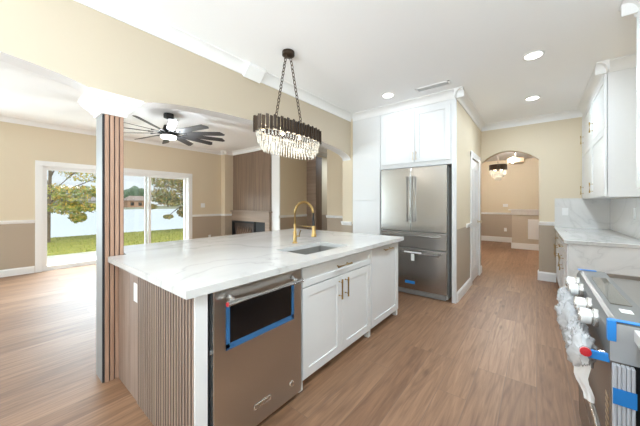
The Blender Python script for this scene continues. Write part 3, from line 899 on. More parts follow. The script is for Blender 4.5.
tag(obj('badge', bx(-1.240, -1.237, 0.945, 1.065, 0.131, 0.162, 0.002), M['steel_b'], t), 'silver name badge')
tag(obj('badge_plate', bx(-1.2372, -1.2362, 0.951, 1.059, 0.137, 0.156), M['steel_h'], t), 'brushed inset of the badge')
bm = B(); lathe(bm, [(0.018, 0), (0.018, 0.003), (0.013, 0.0035)], (-1.240, 1.245, 0.13), 18, 'X')
tag(obj('emblem', bm, M['steel_b'], t), 'small round silver emblem')
bm = B(); lathe(bm, [(0.011, 0), (0.011, 0.001)], (-1.2368, 1.245, 0.13), 18, 'X')
obj('emblem_face', bm, M['steel_h'], t)
obj('latch', bx(-1.262, -1.247, 0.688, 0.6995, 0.555, 0.572, 0.002), M['steel_d'], t)

# sink and faucet
t = thing('sink', ((SX0+SX1)/2, (SY0+SY1)/2, 0.66), 'undermount stainless sink sunk in the island worktop', 'sink')
bm = B(); w = 0.012
x0, x1, y0, y1 = SX0-0.008, SX1+0.008, SY0-0.008, SY1+0.008
box(bm, x0-w, x0, y0-w, y1+w, 0.67, 0.8755); box(bm, x1, x1+w, y0-w, y1+w, 0.67, 0.8755); box(bm, x0, x1, y0-w, y0, 0.67, 0.8755); box(bm, x0, x1, y1, y1+w, 0.67, 0.8755); box(bm, x0, x1, y0, y1, 0.67, 0.68)
obj('basin', bm, M['sink'], t)
bm = B(); lathe(bm, [(0.045, 0), (0.045, 0.004), (0.03, 0.002), (0.01, 0.002)], (-1.53, 1.8, 0.68), 20)
obj('drain', bm, M['steel_b'], t, True)
t = thing('faucet', (-1.84, 1.89, 0.914), 'tall gold spring neck faucet arching over the island sink', 'faucet')
bm = B(); lathe(bm, [(0.027, 0), (0.027, 0.006), (0.020, 0.012), (0.017, 0.014), (0.017, 0.11), (0.013, 0.116), (0.011, 0.12), (0.011, 0.19)], (-1.84, 1.89, 0.914), 20)
obj('base', bm, M['gold'], t, True)
arc = [(-1.84, 1.89, 1.10), (-1.84, 1.89, 1.21)]
for i in range(1, 13):
    a = PI-PI*i/13
    arc.append((-1.7225+0.1175*math.cos(a), 1.89, 1.20+0.115*math.sin(a)))
arc += [(-1.606, 1.89, 1.215)]
bm = B(); tube(bm, arc, 0.0085, 12); obj('neck', bm, M['gold'], t, True)
bm = B()
hel = []
dense = []
for i in range(len(arc)-1):
    for k in range(12): dense.append(Vector(arc[i]).lerp(Vector(arc[i+1]), k/12))
for i, p in enumerate(dense[14:]):
    d = (dense[min(i+15, len(dense)-1)]-dense[i+13]).normalized() if i+15 < len(dense) else Vector((0, 0, -1))
    a_ = Vector((0, 1, 0)); b_ = d.cross(a_)
    ph = i*1.25
    hel.append(p+0.0115*(math.cos(ph)*a_+math.sin(ph)*b_))
tube(bm, hel, 0.003, 5); obj('spring', bm, M['gold'], t, True)
bm = B(); tube(bm, [(-1.606, 1.89, 1.215), (-1.604, 1.89, 1.16), (-1.600, 1.89, 1.09)], 0.011, 12); obj('hose', bm, M['black'], t, True)
bm = B(); lathe(bm, [(0.012, 0.10), (0.017, 0.095), (0.019, 0.03), (0.023, 0.02), (0.023, 0.0), (0.018, -0.002)], (-1.598, 1.89, 0.995), 16); obj('spray_head', bm, M['gold'], t, True)
bm = B(); tube(bm, [(-1.84, 1.89, 1.085), (-1.72, 1.89, 1.085), (-1.615, 1.89, 1.085)], 0.006, 8); obj('holder_arm', bm, M['gold'], t, True)
bm = B(); tube(bm, [(-1.84, 1.905, 0.975), (-1.835, 1.945, 0.98)], 0.011, 10); tube(bm, [(-1.835, 1.94, 0.98), (-1.82, 1.95, 1.04)], 0.0045, 8); obj('lever', bm, M['gold'], t, True)

# ------------------------------------------------------------ refrigerator wall
FY = 3.83
t = thing('pantry_cabinet', (-2.13, 4.2, 0), 'tall plain white pantry cabinet left of the refrigerator', 'cabinet')
obj('carcass', bx(-2.385, -1.885, FY+0.012, 4.58, 0, 2.69), M['cab'], t)
obj('door', bx(-2.383, -1.890, FY-0.006, FY+0.011, 1.352, 2.67, 0.002), M['cab'], t)
obj('door', bx(-2.383, -1.890, FY-0.006, FY+0.011, 0.01, 1.348, 0.002), M['cab'], t)
t = thing('over_fridge_cabinet', (-1.375, 4.2, 1.826), 'white two door cabinet mounted above the refrigerator', 'cabinet')
obj('carcass', bx(-1.883, -0.868, FY, 4.58, 1.826, 2.69), M['cab'], t)
for x0, x1, hx in ((-1.86, -1.347, -1.368), (-1.343, -0.885, -1.322)):
    d_ = obj('door', shaker('y-', FY, x0, x1, 1.885, 2.62, 0.06), M['cab'], t)
    obj('handle', bar_handle('y-', FY-0.02, hx, hx, 1.915, 2.035, 0.028, 0.006), M['brasspale'], d_)
tag(obj('end_panel', bx(-0.866, -0.815, FY-0.004, 3.871, 0, 2.69), M['cab']), 'narrow white upright panel right of the refrigerator', 'panel')
bm = B(); sweep(bm, (-2.385, FY, CK), (-0.72, FY, CK), (0, -1, 0), CP); trim(bm)

t = thing('refrigerator', (-1.4, 4.2, 0), 'stainless french door refrigerator with two lower drawers', 'refrigerator')
RY = 3.78
obj('case', bx(-1.850, -0.915, RY+0.055, 4.55, 0.02, 1.795), simple('case_grey', (0.62, 0.62, 0.61), 0.5), t)
for x0, x1, hx in ((-1.852, -1.398, -1.422), (-1.394, -0.915, -1.345)):
    d_ = obj('door', bx(x0, x1, RY, RY+0.05, 0.908, 1.812, 0.006), M['steel'], t)
    bm = B(); tube(bm, [(hx, RY-0.058, 1.045), (hx, RY-0.058, 1.685)], 0.017, 14)
    for z in (1.075, 1.655): tube(bm, [(hx, RY, z), (hx, RY-0.058, z)], 0.011, 10)
    obj('handle', bm, M['steel_b'], d_, True)
for z0, z1, hz in ((0.672, 0.898, 0.850), (0.085, 0.655, 0.607)):
    d_ = obj('drawer', bx(-1.852, -0.915, RY, RY+0.05, z0, z1, 0.006), M['steel'], t)
    bm = B(); tube(bm, [(-1.79, RY-0.058, hz), (-1.0, RY-0.058, hz)], 0.016, 14)
    for x in (-1.75, -1.055): tube(bm, [(x, RY, hz), (x, RY-0.058, hz)], 0.011, 10)
    obj('handle', bm, M['steel_b'], d_, True)
obj('base_grille', bx(-1.85, -0.932, RY+0.02, RY+0.05, 0.012, 0.078, 0.004), M['steel_d'], t)
tag(obj('sticker', bx(-1.475, -1.335, RY-0.0015, RY+0.001, 0.165, 0.205), M['bluetape'], t), 'small blue sticker')
tag(obj('hang_tag', bx(-1.36, -1.315, RY-0.078, RY-0.073, 0.51, 0.605), M['plastic'], t), 'white paper tag')
tag(obj('tape', bx(-1.46, -1.22, RY-0.076, RY-0.072, 0.615, 0.635), M['plastic'], t), 'white tape strip')

# ------------------------------------------------------------ right side run
CX = 0.27
def base_unit(y0, y1, hy, label, hd):
    t = thing('base_cabinet', ((CX+0.85)/2, (y0+y1)/2, 0), label, 'cabinet', 'base cabinets of the right run')
    obj('carcass', bx(CX, 0.865, y0, y1, 0.10, 0.875), M['cab'], t)
    obj('toe_kick', bx(CX+0.06, 0.865, y0, y1, 0, 0.10), M['cab'], t)
    d_ = obj('drawer', shaker('x-', CX, y0+0.004, y1-0.004, 0.70, 0.86, 0.05), M['cab'], t)
    obj('handle', bar_handle('x-', CX-0.02, hd-0.10, hd+0.10, 0.785, 0.785, 0.034, 0.0075), M['gold'], d_)
    ym = (y0+y1)/2
    for a0, a1, hh in ((y0+0.004, ym-0.002, ym-0.04), (ym+0.002, y1-0.004, y1-0.30)):
        d_ = obj('door', shaker('x-', CX, a0, a1, 0.11, 0.69), M['cab'], t)
        obj('handle', bar_handle('x-', CX-0.02, hh, hh, 0.50, 0.67, 0.034, 0.0075), M['gold'], d_)
base_unit(4.872, 5.885, 5.5, 'white base cabinet in the far corner beside the hall arch', 5.38)
base_unit(3.872, 4.868, 4.5, 'white base cabinet ending the counter run nearest the range', 4.42)
tag(obj('corner_worktop', bx(0.225, 0.868, 3.835, 5.897, 0.876, 0.914, 0.003), M['marble']), 'white stone worktop under the upper cabinets by the hall arch', 'worktop')
tag(obj('waterfall_panel', bx(0.262, 0.868, 3.846, 3.870, 0, 0.875), marble('panel_stone', 0.9, 0.12, (0.80, 0.79, 0.775), 0.84)), 'veined white stone end panel facing the range', 'panel')
bm = B(); box(bm, 0.858, 0.8695, 3.85, 5.899, 0.9145, 1.368); struct('trim_backsplash', bm, M['splash'])
bm = B(); box(bm, 0.232, 0.857, 5.886, 5.8995, 0.9145, 1.385); struct('trim_backsplash_end', bm, M['splash'])
def plate(name, F, c, a, z, label, w=0.075, h=0.12, cat='outlet', mat='plastic', kind='outlet'):
    t = thing(name, fpt(F, c, a, 0, z-h/2), label, cat)
    bm = B(); fbox(bm, F, c, a-w/2, a+w/2, 0.0002, 0.007, z-h/2, z+h/2, 0.002); obj('plate', bm, M[mat], t)
    bm = B()
    if kind == 'outlet':
        for dz in (-0.022, 0.022): fbox(bm, F, c, a-0.016, a+0.016, 0.007, 0.009, z+dz-0.013, z+dz+0.013)
    else: fbox(bm, F, c, a-0.016, a+0.016, 0.007, 0.010, z-0.032, z+0.032)
    obj('socket' if kind == 'outlet' else 'rocker', bm, M[mat], t)
plate('wall_outlet', 'y-', 5.886, 0.36, 1.17, 'white outlet in the stone backsplash beside the hall arch')
plate('wall_outlet', 'x-', 0.858, 4.55, 1.19, 'white outlet in the backsplash under the upper cabinets')

def upper_unit(y0, y1, z0, z1, zm, label, hy):
    t = thing('upper_cabinet', (0.70, (y0+y1)/2, z0), label, 'cabinet', 'upper cabinets of the right run')
    obj('carcass', bx(0.58, 0.857, y0, y1, z0, 2.69), M['cab'], t)
    for a, b, hz in ((z0+0.004, zm-0.003, z0+0.13), (zm+0.003, z1, zm+0.17)):
        d_ = obj('door', shaker('x-', 0.576, y0+0.004, y1-0.004, a, b), M['cab'], t)
        obj('handle', bar_handle('x-', 0.556, hy, hy, hz-0.065, hz+0.065, 0.032, 0.0075), M['gold'], d_)
upper_unit(4.972, 5.885, 1.372, 2.66, 2.10, 'white upper wall cabinet in the corner beside the hall arch', 5.70)
upper_unit(4.08, 4.968, 1.372, 2.66, 2.10, 'white upper wall cabinet with exposed side, second from the hall arch', 4.82)
upper_unit(1.95, 2.92, 1.40, 2.66, 2.10, 'white upper wall cabinet at the right edge, nearest the viewer', 2.10)
bm = B(); sweep(bm, (0.58, 3.98, CK), (0.58, 5.9, CK), (-1, 0, 0), CP); sweep(bm, (0.485, 4.08, CK), (0.868, 4.08, CK), (0, -1, 0), CP); trim(bm)
bm = B(); sweep(bm, (0.58, 1.85, CK), (0.58, 3.015, CK), (-1, 0, 0), CP); sweep(bm, (0.485, 2.92, CK), (0.868, 2.92, CK), (0, 1, 0), CP); trim(bm)

# range (free standing, still in its packing)
Y0, Y1 = 1.275, 2.165
t = thing('range', (0.5, 1.72, 0), 'stainless range with knobs still wrapped in packing film', 'range')
obj('body', bx(0.235, 0.85, Y0+0.006, Y1-0.006, 0.10, 0.885), M['black'], t)
bm = B()
prof = [(0.185, 0.79), (0.182, 0.885), (0.192, 0.908), (0.205, 0.915), (0.295, 0.918), (0.300, 0.900), (0.300, 0.79)]
a = [bm.verts.new((x, Y0, z)) for x, z in prof]; b = [bm.verts.new((x, Y1, z)) for x, z in prof]
for i in range(len(prof)): bm.faces.new((a[i], a[(i+1) % len(prof)], b[(i+1) % len(prof)], b[i]))
bm.faces.new(a); bm.faces.new(b)
cp = obj('control_panel', bm, M['range_steel'], t)
obj('side_sheet', bx(0.186, 0.299, Y0-0.002, Y0-0.0002, 0.79, 0.912), M['range_side'], cp)
obj('display_glass', bx(0.220, 0.276, 1.50, 1.98, 0.9165, 0.9195), simple('display_glass', (0.11, 0.10, 0.08), 0.05, 0.0), cp)
obj('display_label', bx(0.232, 0.262, 1.40, 1.44, 0.9168, 0.919), M['plastic'], cp)
bm = B(); box(bm, 0.301, 0.85, Y0+0.006, Y1-0.006, 0.885, 0.897)
obj('cooktop', bm, simple('cooktop_steel', (0.22, 0.20, 0.18), 0.45, 0.3), t)
bm = B(); box(bm, 0.301, 0.85, Y1-0.026, Y1-0.006, 0.897, 0.915); box(bm, 0.83, 0.85, Y0+0.006, Y1-0.026, 0.897, 0.93)
obj('cooktop_rim', bm, M['range_door'], t)
obj('oven_door', bx(0.190, 0.234, Y0+0.01, Y1-0.01, 0.30, 0.785, 0.004), M['range_door'], t)
obj('warming_drawer', bx(0.190, 0.234, Y0+0.01, Y1-0.01, 0.10, 0.292, 0.004), M['range_door'], t)
bm = B(); box(bm, 0.165, 0.180, Y0+0.05, Y1-0.05, 0.488, 0.508, 0.003)
for y in (Y0+0.08, Y1-0.08): box(bm, 0.178, 0.192, y-0.01, y+0.01, 0.490, 0.506)
obj('trim_bar', bm, M['steel_b'], t)
bm = B()
for k in range(7): box(bm, 0.1885, 0.1905, 1.32, 1.37, 0.50+k*0.022, 0.512+k*0.022)
obj('vent_slots', bm, M['brasspale'], t)
for k, (y, z) in enumerate(((2.06, 0.858), (1.90, 0.858), (1.64, 0.858), (1.48, 0.858))):
    bm = B(); lathe(bm, [(0.034, 0.0), (0.034, -0.012), (0.027, -0.016), (0.027, -0.052), (0.023, -0.056)], (0.184, y, z), 20, 'X')
    kn = obj('knob', bm, M['steel_b'], t, True)
    bm = B(); lathe(bm, [(0.0285, -0.02), (0.030, -0.034), (0.0290, -0.048)], (0.184, y, z), 20, 'X')
    obj('knob_band', bm, M['plastic'], kn, True)
bm = B(); tube(bm, [(0.130, Y0+0.01, 0.795), (0.130, Y1-0.02, 0.795)], 0.015, 14)
for y in (Y0+0.06, Y1-0.07): tube(bm, [(0.188, y, 0.78), (0.150, y, 0.788), (0.130, y, 0.795)], 0.012, 10)
hd = obj('oven_handle', bm, M['steel_b'], t, True)
bm = B(); lathe(bm, [(0.015, 0), (0.015, -0.006), (0.005, -0.008)], (0.130, Y0+0.01, 0.795), 20, 'Y')
tag(obj('medallion', bm, M['red'], hd), 'round red end medallion')
for nm, a in (('tape', (0.186, 0.325, Y0+0.0, Y0+0.024, 0.9185, 0.9205)), ('tape', (0.1805, 0.2, Y0-0.004, Y0+0.018, 0.855, 0.9195)), ('tape', (0.186, 0.262, Y1-0.022, Y1+0.001, 0.9185, 0.9205)), ('tape', (0.135, 0.188, Y0+0.015, Y0+0.028, 0.775, 0.80))):
    tag(obj(nm, bx(*a), M['bluetape'], t), 'blue masking tape strip')
for x in (0.27, 0.80):
    for y in (Y0+0.05, Y1-0.05): obj('foot', tube(B(), [(x, y, 0), (x, y, 0.10)], 0.02, 10), M['black'], t)

# crumpled bubble wrap round the oven handle
bm = B()
N, K = 110, 44
rings = []
random.seed(21)
for i in range(N+1):
    s = i/N
    y = Y0+0.005+(Y1-Y0-0.03)*s
    env = 0.034+0.028*math.sin(PI*min(1, s*0.95))+0.010*math.sin(s*14)+0.006*math.sin(s*31)
    sag = -0.022-0.02*math.sin(s*PI)
    if s < 0.06: env *= 0.55+s*7
    if s > 0.95: env *= 0.55+(1-s)*9
    ring = []
    for k in range(K):
        a = 2*PI*k/K
        q = Vector((math.cos(a)*1.4, math.sin(a)*1.4, s*13))
        cr = noise.noise(q)*0.35+abs(noise.noise(q*2.6))*0.42+abs(noise.noise(q*5.5+Vector((3, 1, 7))))*0.22-0.15
        rr = env*(1+cr)
        ring.append(bm.verts.new((min(0.178, 0.128+rr*0.70*math.cos(a)), y, 0.795+sag+rr*1.15*math.sin(a))))
    rings.append(ring)
for a, b in zip(rings, rings[1:]):
    for k in range(K): bm.faces.new((a[k], a[(k+1) % K], b[(k+1) % K], b[k]))
o = obj('plastic_wrap', bm, M['film'], None, True, 50)
tag(o, 'crumpled clear plastic wrap bunched around the range handle', 'packaging')
# paper flap hanging from the wrap
bm = B(); P = []
for i in range(9):
    z = 0.765-0.020*i; w = 0.050-0.003*i
    P.append([bm.verts.new((0.118+0.006*math.sin(i*1.1)+w*0.42*(j-2)/2+0.003*i, 1.33-w*0.35*(j-2)/2+0.004*math.sin(j*2), z)) for j in range(5)])
for a, b in zip(P, P[1:]):
    for j in range(4): bm.faces.new((a[j], a[j+1], b[j+1], b[j]))
r = bmesh.ops.extrude_face_region(bm, geom=bm.faces[:])
bmesh.ops.translate(bm, verts=[g for g in r['geom'] if isinstance(g, bmesh.types.BMVert)], vec=(-0.003, 0, 0))
tag(obj('paper_flap', bm, M['plastic']), 'white paper flap hanging below the plastic wrap on the range', 'packaging')
# foam packing strip on the range side
t = thing('foam_strip', (0.215, 1.262, 0.10), 'white ridged foam strip taped upright to the range side', 'packaging')
bm = B()
for k in range(5): box(bm, 0.190+k*0.0098, 0.190+k*0.0098+0.0088, 1.252, 1.2745, 0.10, 0.786, 0.002)
obj('foam', bm, M['foam'], t)
tag(obj('tape', bx(0.189, 0.240, 1.2495, 1.2525, 0.665, 0.715), M['bluetape'], t), 'blue masking tape band')
# black cooler and worktop on the near side of the range
t = thing('beverage_cooler', (0.55, 0.9, 0), 'black undercounter cooler on the near side of the range', 'cooler')
obj('case', bx(0.262, 0.85, 0.66, 1.246, 0.02, 0.868), M['black'], t)
bm = B()
for k in range(20): box(bm, 0.252, 0.262, 0.668+k*0.029, 0.668+k*0.029+0.020, 0.03, 0.86, 0.002)
obj('ridged_door', bm, simple('cooler_black', (0.03, 0.03, 0.032), 0.35), t)
tag(obj('near_worktop', bx(0.232, 0.868, -0.6, 1.246, 0.876, 0.914, 0.003), M['marble']), 'white stone worktop corner at the right edge, near side of the range', 'worktop')

# ------------------------------------------------------------ ceiling fittings
lights = [(-0.024, 3.393, 'recessed ceiling light largest in view, right of centre'), (-0.044, 4.765, 'recessed ceiling light farthest back, nearest the hall arch'), (-1.565, 3.406, 'recessed ceiling light in front of the tall white cabinets'), (-0.03, 2.0, None), (-0.03, 0.4, None), (-1.1, 0.3, None), (-1.0, -1.5, None), (-4.4, 6.9, None)]  # unlabelled entries are added fill lights out of view, without a fitting
for x, y, lab in lights:
    if lab:
        t = thing('recessed_light', (x, y, CK-0.012), lab, 'ceiling light', 'recessed ceiling lights')
        bm = B(); lathe(bm, [(0.088, 0.0119), (0.088, 0.006), (0.082, 0.003), (0.070, 0.003), (0.070, 0.0119)], (x, y, CK-0.012), 28); obj('rim', bm, M['trim'], t, True)
        bm = B(); lathe(bm, [(0.070, 0.0115), (0.070, 0.004), (0.01, 0.003)], (x, y, CK-0.012), 28); obj('lens', bm, M['lamp'], t)
    l = bpy.data.lights.new('ceiling_area_light', 'AREA'); l.shape = 'DISK'; l.size = 0.14; l.energy = 18 if x < -3 else 3 if x < -1.3 else (13 if x > -0.5 else 6); l.color = (0.74, 0.88, 1.0)
    o = bpy.data.objects.new('ceiling_area_light', l); o.location = (x, y, CK-0.02); COL.objects.link(o)
t = thing('ceiling_vent', (-1.01, 3.50, CK-0.014), 'white louvred air vent in the ceiling above the refrigerator', 'vent')
bm = B()
box(bm, -1.215, -0.81, 3.445, 3.455, CK-0.010, CK-0.0005); box(bm, -1.215, -0.81, 3.545, 3.555, CK-0.010, CK-0.0005); box(bm, -1.215, -1.195, 3.445, 3.555, CK-0.010, CK-0.0005); box(bm, -0.83, -0.81, 3.445, 3.555, CK-0.010, CK-0.0005)
obj('vent_frame', bm, M['trim'], t)
bm = B()
for k in range(5): box(bm, -1.195, -0.83, 3.457+k*0.0182, 3.457+k*0.0182+0.009, CK-0.009, CK-0.002)
obj('louvres', bm, simple('vent_louvre', (0.52, 0.52, 0.51), 0.5), t)
obj('duct', bx(-1.195, -0.83, 3.455, 3.545, CK-0.0015, CK-0.0005), simple('vent_dark', (0.10, 0.10, 0.10), 0.8), t)

def oval(a, b, n):          # stadium-like oval, a half length along Y, b half width along X
    pts = []
    for k in range(n):
        t_ = 2*PI*k/n
        s_, c_ = math.sin(t_), math.cos(t_)
        pts.append((b*math.copysign(abs(s_)**0.8, s_), a*math.copysign(abs(c_)**0.8, c_)))
    # resample evenly
    L = [0]
    for i in range(n): L.append(L[-1]+math.dist(pts[i], pts[(i+1) % n]))
    out = []
    for k in range(n):
        s = L[-1]*k/n
        i = max(j for j in range(n) if L[j] <= s+1e-9)
        f = (s-L[i])/max(1e-9, L[i+1]-L[i]); p, q = pts[i], pts[(i+1) % n]
        out.append((p[0]+(q[0]-p[0])*f, p[1]+(q[1]-p[1])*f))
    return out

def chain(bm, p0, p1, n):
    p0, p1 = Vector(p0), Vector(p1)
    d = (p1-p0)/n
    a, b = frame_axes(d)
    for i in range(n):
        c = p0+d*(i+0.5); w = a if i % 2 else b
        L = d.length*0.62; W = 0.0125
        ring = [c+d.normalized()*L*math.cos(t)+w*W*math.sin(t) for t in [2*PI*k/10 for k in range(10)]]
        tube(bm, ring, 0.0042, 5, close=True)

def crystal_ring(bm, cx, cy, pts, ztop, h):
    for x, y in pts:
        r = 0.0085
        c = Vector((cx+x, cy+y, 0))
        top = bm.verts.new((c.x, c.y, ztop)); bot = bm.verts.new((c.x, c.y, ztop-h))
        m1 = [bm.verts.new((c.x+r*math.cos(t), c.y+r*math.sin(t), ztop-0.012)) for t in (0, PI/2, PI, 3*PI/2)]
        m2 = [bm.verts.new((c.x+r*math.cos(t), c.y+r*math.sin(t), ztop-h+0.016)) for t in (0, PI/2, PI, 3*PI/2)]
        for k in range(4):
            bm.faces.new((top, m1[k], m1[(k+1) % 4])); bm.faces.new((m1[k], m2[k], m2[(k+1) % 4], m1[(k+1) % 4])); bm.faces.new((m2[k], bot, m2[(k+1) % 4]))

CHX, CHY = -1.87, 1.86
t = thing('island_chandelier', (CHX, CHY, 1.74), 'oval crystal chandelier with dark fin band hanging on chains over the island', 'chandelier')
bm = B(); lathe(bm, [(0.056, 0.0), (0.060, -0.004), (0.060, -0.036), (0.052, -0.042), (0.01, -0.044)], (CHX, CHY-0.03, CK), 24); obj('canopy', bm, M['bronze'], t, True)
for s in (-1, 1):
    bm = B(); chain(bm, (CHX, CHY-0.03+s*0.03, CK-0.044), (CHX, CHY-0.015+s*0.185, 2.04), 20); obj('chain', bm, M['chain'], t, True)
bm = B(); pts = oval(0.405, 0.150, 56)
for i, (x, y) in enumerate(pts):
    p, q = pts[i-1], pts[(i+1) % 56]
    tx, ty = q[0]-p[0], q[1]-p[1]; l = math.hypot(tx, ty); tx /= l; ty /= l
    nx, ny = ty, -tx
    if nx*x+ny*y < 0: nx, ny = -nx, -ny
    dz = 0.006 if i % 2 else -0.006
    w, dth = 0.0135, 0.006
    c = [(CHX+x+sx*tx*w+sn*nx*dth*(1 if sx > 0 else -0.2), CHY+y+sx*ty*w+sn*ny*dth*(1 if sx > 0 else -0.2)) for sx, sn in ((-1, -1), (1, -1), (1, 1.6), (-1, 1.6))]
    prism(bm, c, 1.940+dz, 2.062+dz)
obj('fin_band', bm, M['bronze'], t)
bm = B(); pin = oval(0.390, 0.136, 48)
for z in (1.95, 2.04): tube(bm, [(CHX+x, CHY+y, z) for x, y in pin], 0.007, 6, close=True)
for k in (-0.165, 0, 0.165): tube(bm, [(CHX-0.136, CHY+k, 2.04), (CHX+0.136, CHY+k, 2.04)], 0.006, 6)
for s in (-1, 1): tube(bm, [(CHX, CHY-0.385, 2.04), (CHX, CHY+0.385, 2.04)], 0.006, 6)
obj('frame', bm, M['brasspale'], t, True)
for (a, b, n, zt, h) in ((0.385, 0.136, 56, 1.975, 0.085), (0.372, 0.124, 52, 1.90, 0.07), (0.345, 0.110, 46, 1.855, 0.065), (0.315, 0.095, 40, 1.82, 0.06)):
    bm = B(); crystal_ring(bm, CHX, CHY, oval(a, b, n), zt, h); obj('crystal_tier', bm, M['crystal'], t)
for k in range(6):
    y = CHY-0.30+k*0.12
    bm = B(); blob(bm, (CHX+(0.05 if k % 2 else -0.05), y, 1.98), 0.018, 2, 0); obj('bulb', bm, M['bulb'], t, True)
for k in (-0.2, 0.0, 0.2):
    l = bpy.data.lights.new('chandelier_glow', 'POINT'); l.energy = 1.1; l.color = (1, 0.95, 0.88); l.shadow_soft_size = 0.06
    o = bpy.data.objects.new('chandelier_glow', l); o.location = (CHX, CHY+k, 1.90); COL.objects.link(o)

# ceiling fan in the living room
FXc, FYc, FZ = -4.95, 1.97, 2.50
t = thing('ceiling_fan', (FXc, FYc, 2.42), 'dark many bladed ceiling fan with light in the living room', 'ceiling fan')
bm = B(); lathe(bm, [(0.075, CL), (0.080, CL-0.02), (0.078, CL-0.07), (0.03, CL-0.085)], (FXc, FYc, 0), 24); obj('canopy', bm, M['black'], t, True)
bm = B(); tube(bm, [(FXc, FYc, CL-0.08), (FXc, FYc, 2.60)], 0.018, 12); obj('downrod', bm, M['black'], t, True)
bm = B(); lathe(bm, [(0.03, 2.66), (0.075, 2.645), (0.085, 2.60), (0.10, 2.57), (0.13, 2.55), (0.135, 2.50), (0.125, 2.47)], (FXc, FYc, 0), 28); obj('motor', bm, M['black'], t, True)
bm = B(); lathe(bm, [(0.12, 2.47), (0.125, 2.455), (0.115, 2.43), (0.06, 2.418), (0.01, 2.416)], (FXc, FYc, 0), 28); obj('light_kit', bm, M['fanlamp'], t, True)
for k in range(12):
    a = 2*PI*k/12+0.21
    ca, sa = math.cos(a), math.sin(a)
    pitch = math.radians(-16)
    bm = B()
    sh = [(0.24, -0.040), (0.30, -0.058), (0.88, -0.062), (0.95, 0.025), (0.92, 0.058), (0.30, 0.055), (0.24, 0.036)]
    def W(r_, w_, dz): return (FXc+ca*r_-sa*w_*math.cos(pitch), FYc+sa*r_+ca*w_*math.cos(pitch), FZ+0.015+w_*math.sin(pitch)+dz)
    lo = [bm.verts.new(W(r_, w_, -0.004)) for r_, w_ in sh]; hi = [bm.verts.new(W(r_, w_, 0.004)) for r_, w_ in sh]
    bm.faces.new(lo[::-1]); bm.faces.new(hi)
    for i in range(len(sh)): bm.faces.new((lo[i], lo[(i+1) % len(sh)], hi[(i+1) % len(sh)], hi[i]))
    bl = obj('blade', bm, M['fan'], t)
    bm = B(); tube(bm, [(FXc+ca*0.11, FYc+sa*0.11, FZ+0.015), (FXc+ca*0.30, FYc+sa*0.30, FZ+0.012)], 0.014, 8); obj('blade_arm', bm, M['black'], bl, True)
l = bpy.data.lights.new('fan_lamp', 'POINT'); l.energy = 32; l.color = (0.86, 0.93, 1.0); l.shadow_soft_size = 0.1
o = bpy.data.objects.new('fan_lamp', l); o.location = (FXc, FYc, 2.30); COL.objects.link(o)

# ------------------------------------------------------------ living room wall: fireplace and wood cladding
trim(bx(-5.43, -5.128, 4.70, 4.73, 0, 2.76))
t = thing('fireplace_wall_panel', (-6.29, 4.70, 0), 'dark walnut wall cladding with ledge above the fireplace', 'wall panel')
bm = B()
w = (7.148-5.435)/5
for k in range(5): box(bm, -7.148+k*w+0.002, -7.148+(k+1)*w-0.002, 4.672, 4.718, 1.10, 2.75, 0.002)
obj('upper_boards', bm, M['panelwood'], t)
obj('ledge', bx(-7.148, -5.40, 4.58, 4.716, 1.06, 1.095, 0.003), M['panelwood_light'], t)
bm = B(); box(bm, -7.148, -5.435, 4.62, 4.716, 0.80, 1.058); box(bm, -5.60, -5.435, 4.62, 4.716, 0, 0.80)
obj('lower_boards', bm, M['panelwood_light'], t)
obj('dark_recess', bx(-6.05, -5.60, 4.66, 4.715, 0, 0.798), M['black'], t)
t = thing('fireplace', (-6.6, 4.65, 0.2), 'black framed electric fireplace glowing below the walnut ledge', 'fireplace')
bm = B(); box(bm, -7.14, -6.06, 4.625, 4.715, 0.74, 0.795); box(bm, -7.14, -7.10, 4.625, 4.715, 0.2, 0.74); box(bm, -6.10, -6.06, 4.625, 4.715, 0.2, 0.74); box(bm, -7.14, -6.06, 4.625, 4.715, 0.15, 0.2)
obj('frame', bm, M['black'], t)
obj('firebox', bx(-7.10, -6.10, 4.70, 4.712, 0.2, 0.74), simple('firebox_brick', (0.07, 0.05, 0.04), 0.7, noise=0.4, scale=9), t)
bm = B()
for k in range(5): tube(bm, [(-7.0+k*0.17, 4.66, 0.30+0.05*(k % 2)), (-6.8+k*0.15, 4.68, 0.40)], 0.04, 7)
obj('logs', bm, M['bark'], t, True)
bm = B()
for k in range(7): lathe(bm, [(0.045, 0), (0.05, 0.06), (0.025, 0.16), (0.004, 0.26)], (-6.9+k*0.1, 4.672, 0.38), 8)
obj('flames', bm, M['ember'], t, True)
t = thing('wood_clad_pier', (-4.955, 5.88, 0), 'narrow walnut clad pier at the back of the passage', 'pier')
obj('core', bx(-5.128, -4.79, 5.762, 6.02, 0, 2.62), M['panelwood'], t)
obj('lit_front', bx(-5.128, -4.792, 5.748, 5.761, 0, 2.62, 0.002), M['panelwood_light'], t)  # lit side of the pier: its brightness is put into a lighter wood colour
plate('light_switch', 'x+', XW, 3.83, 1.25, 'white switch plate on the window wall right of the sliding door', 0.12, 0.12, 'switch', 'plastic', 'switch')
plate('wall_outlet', 'x+', XW, 4.03, 0.34, 'white outlet low on the window wall right of the sliding door')

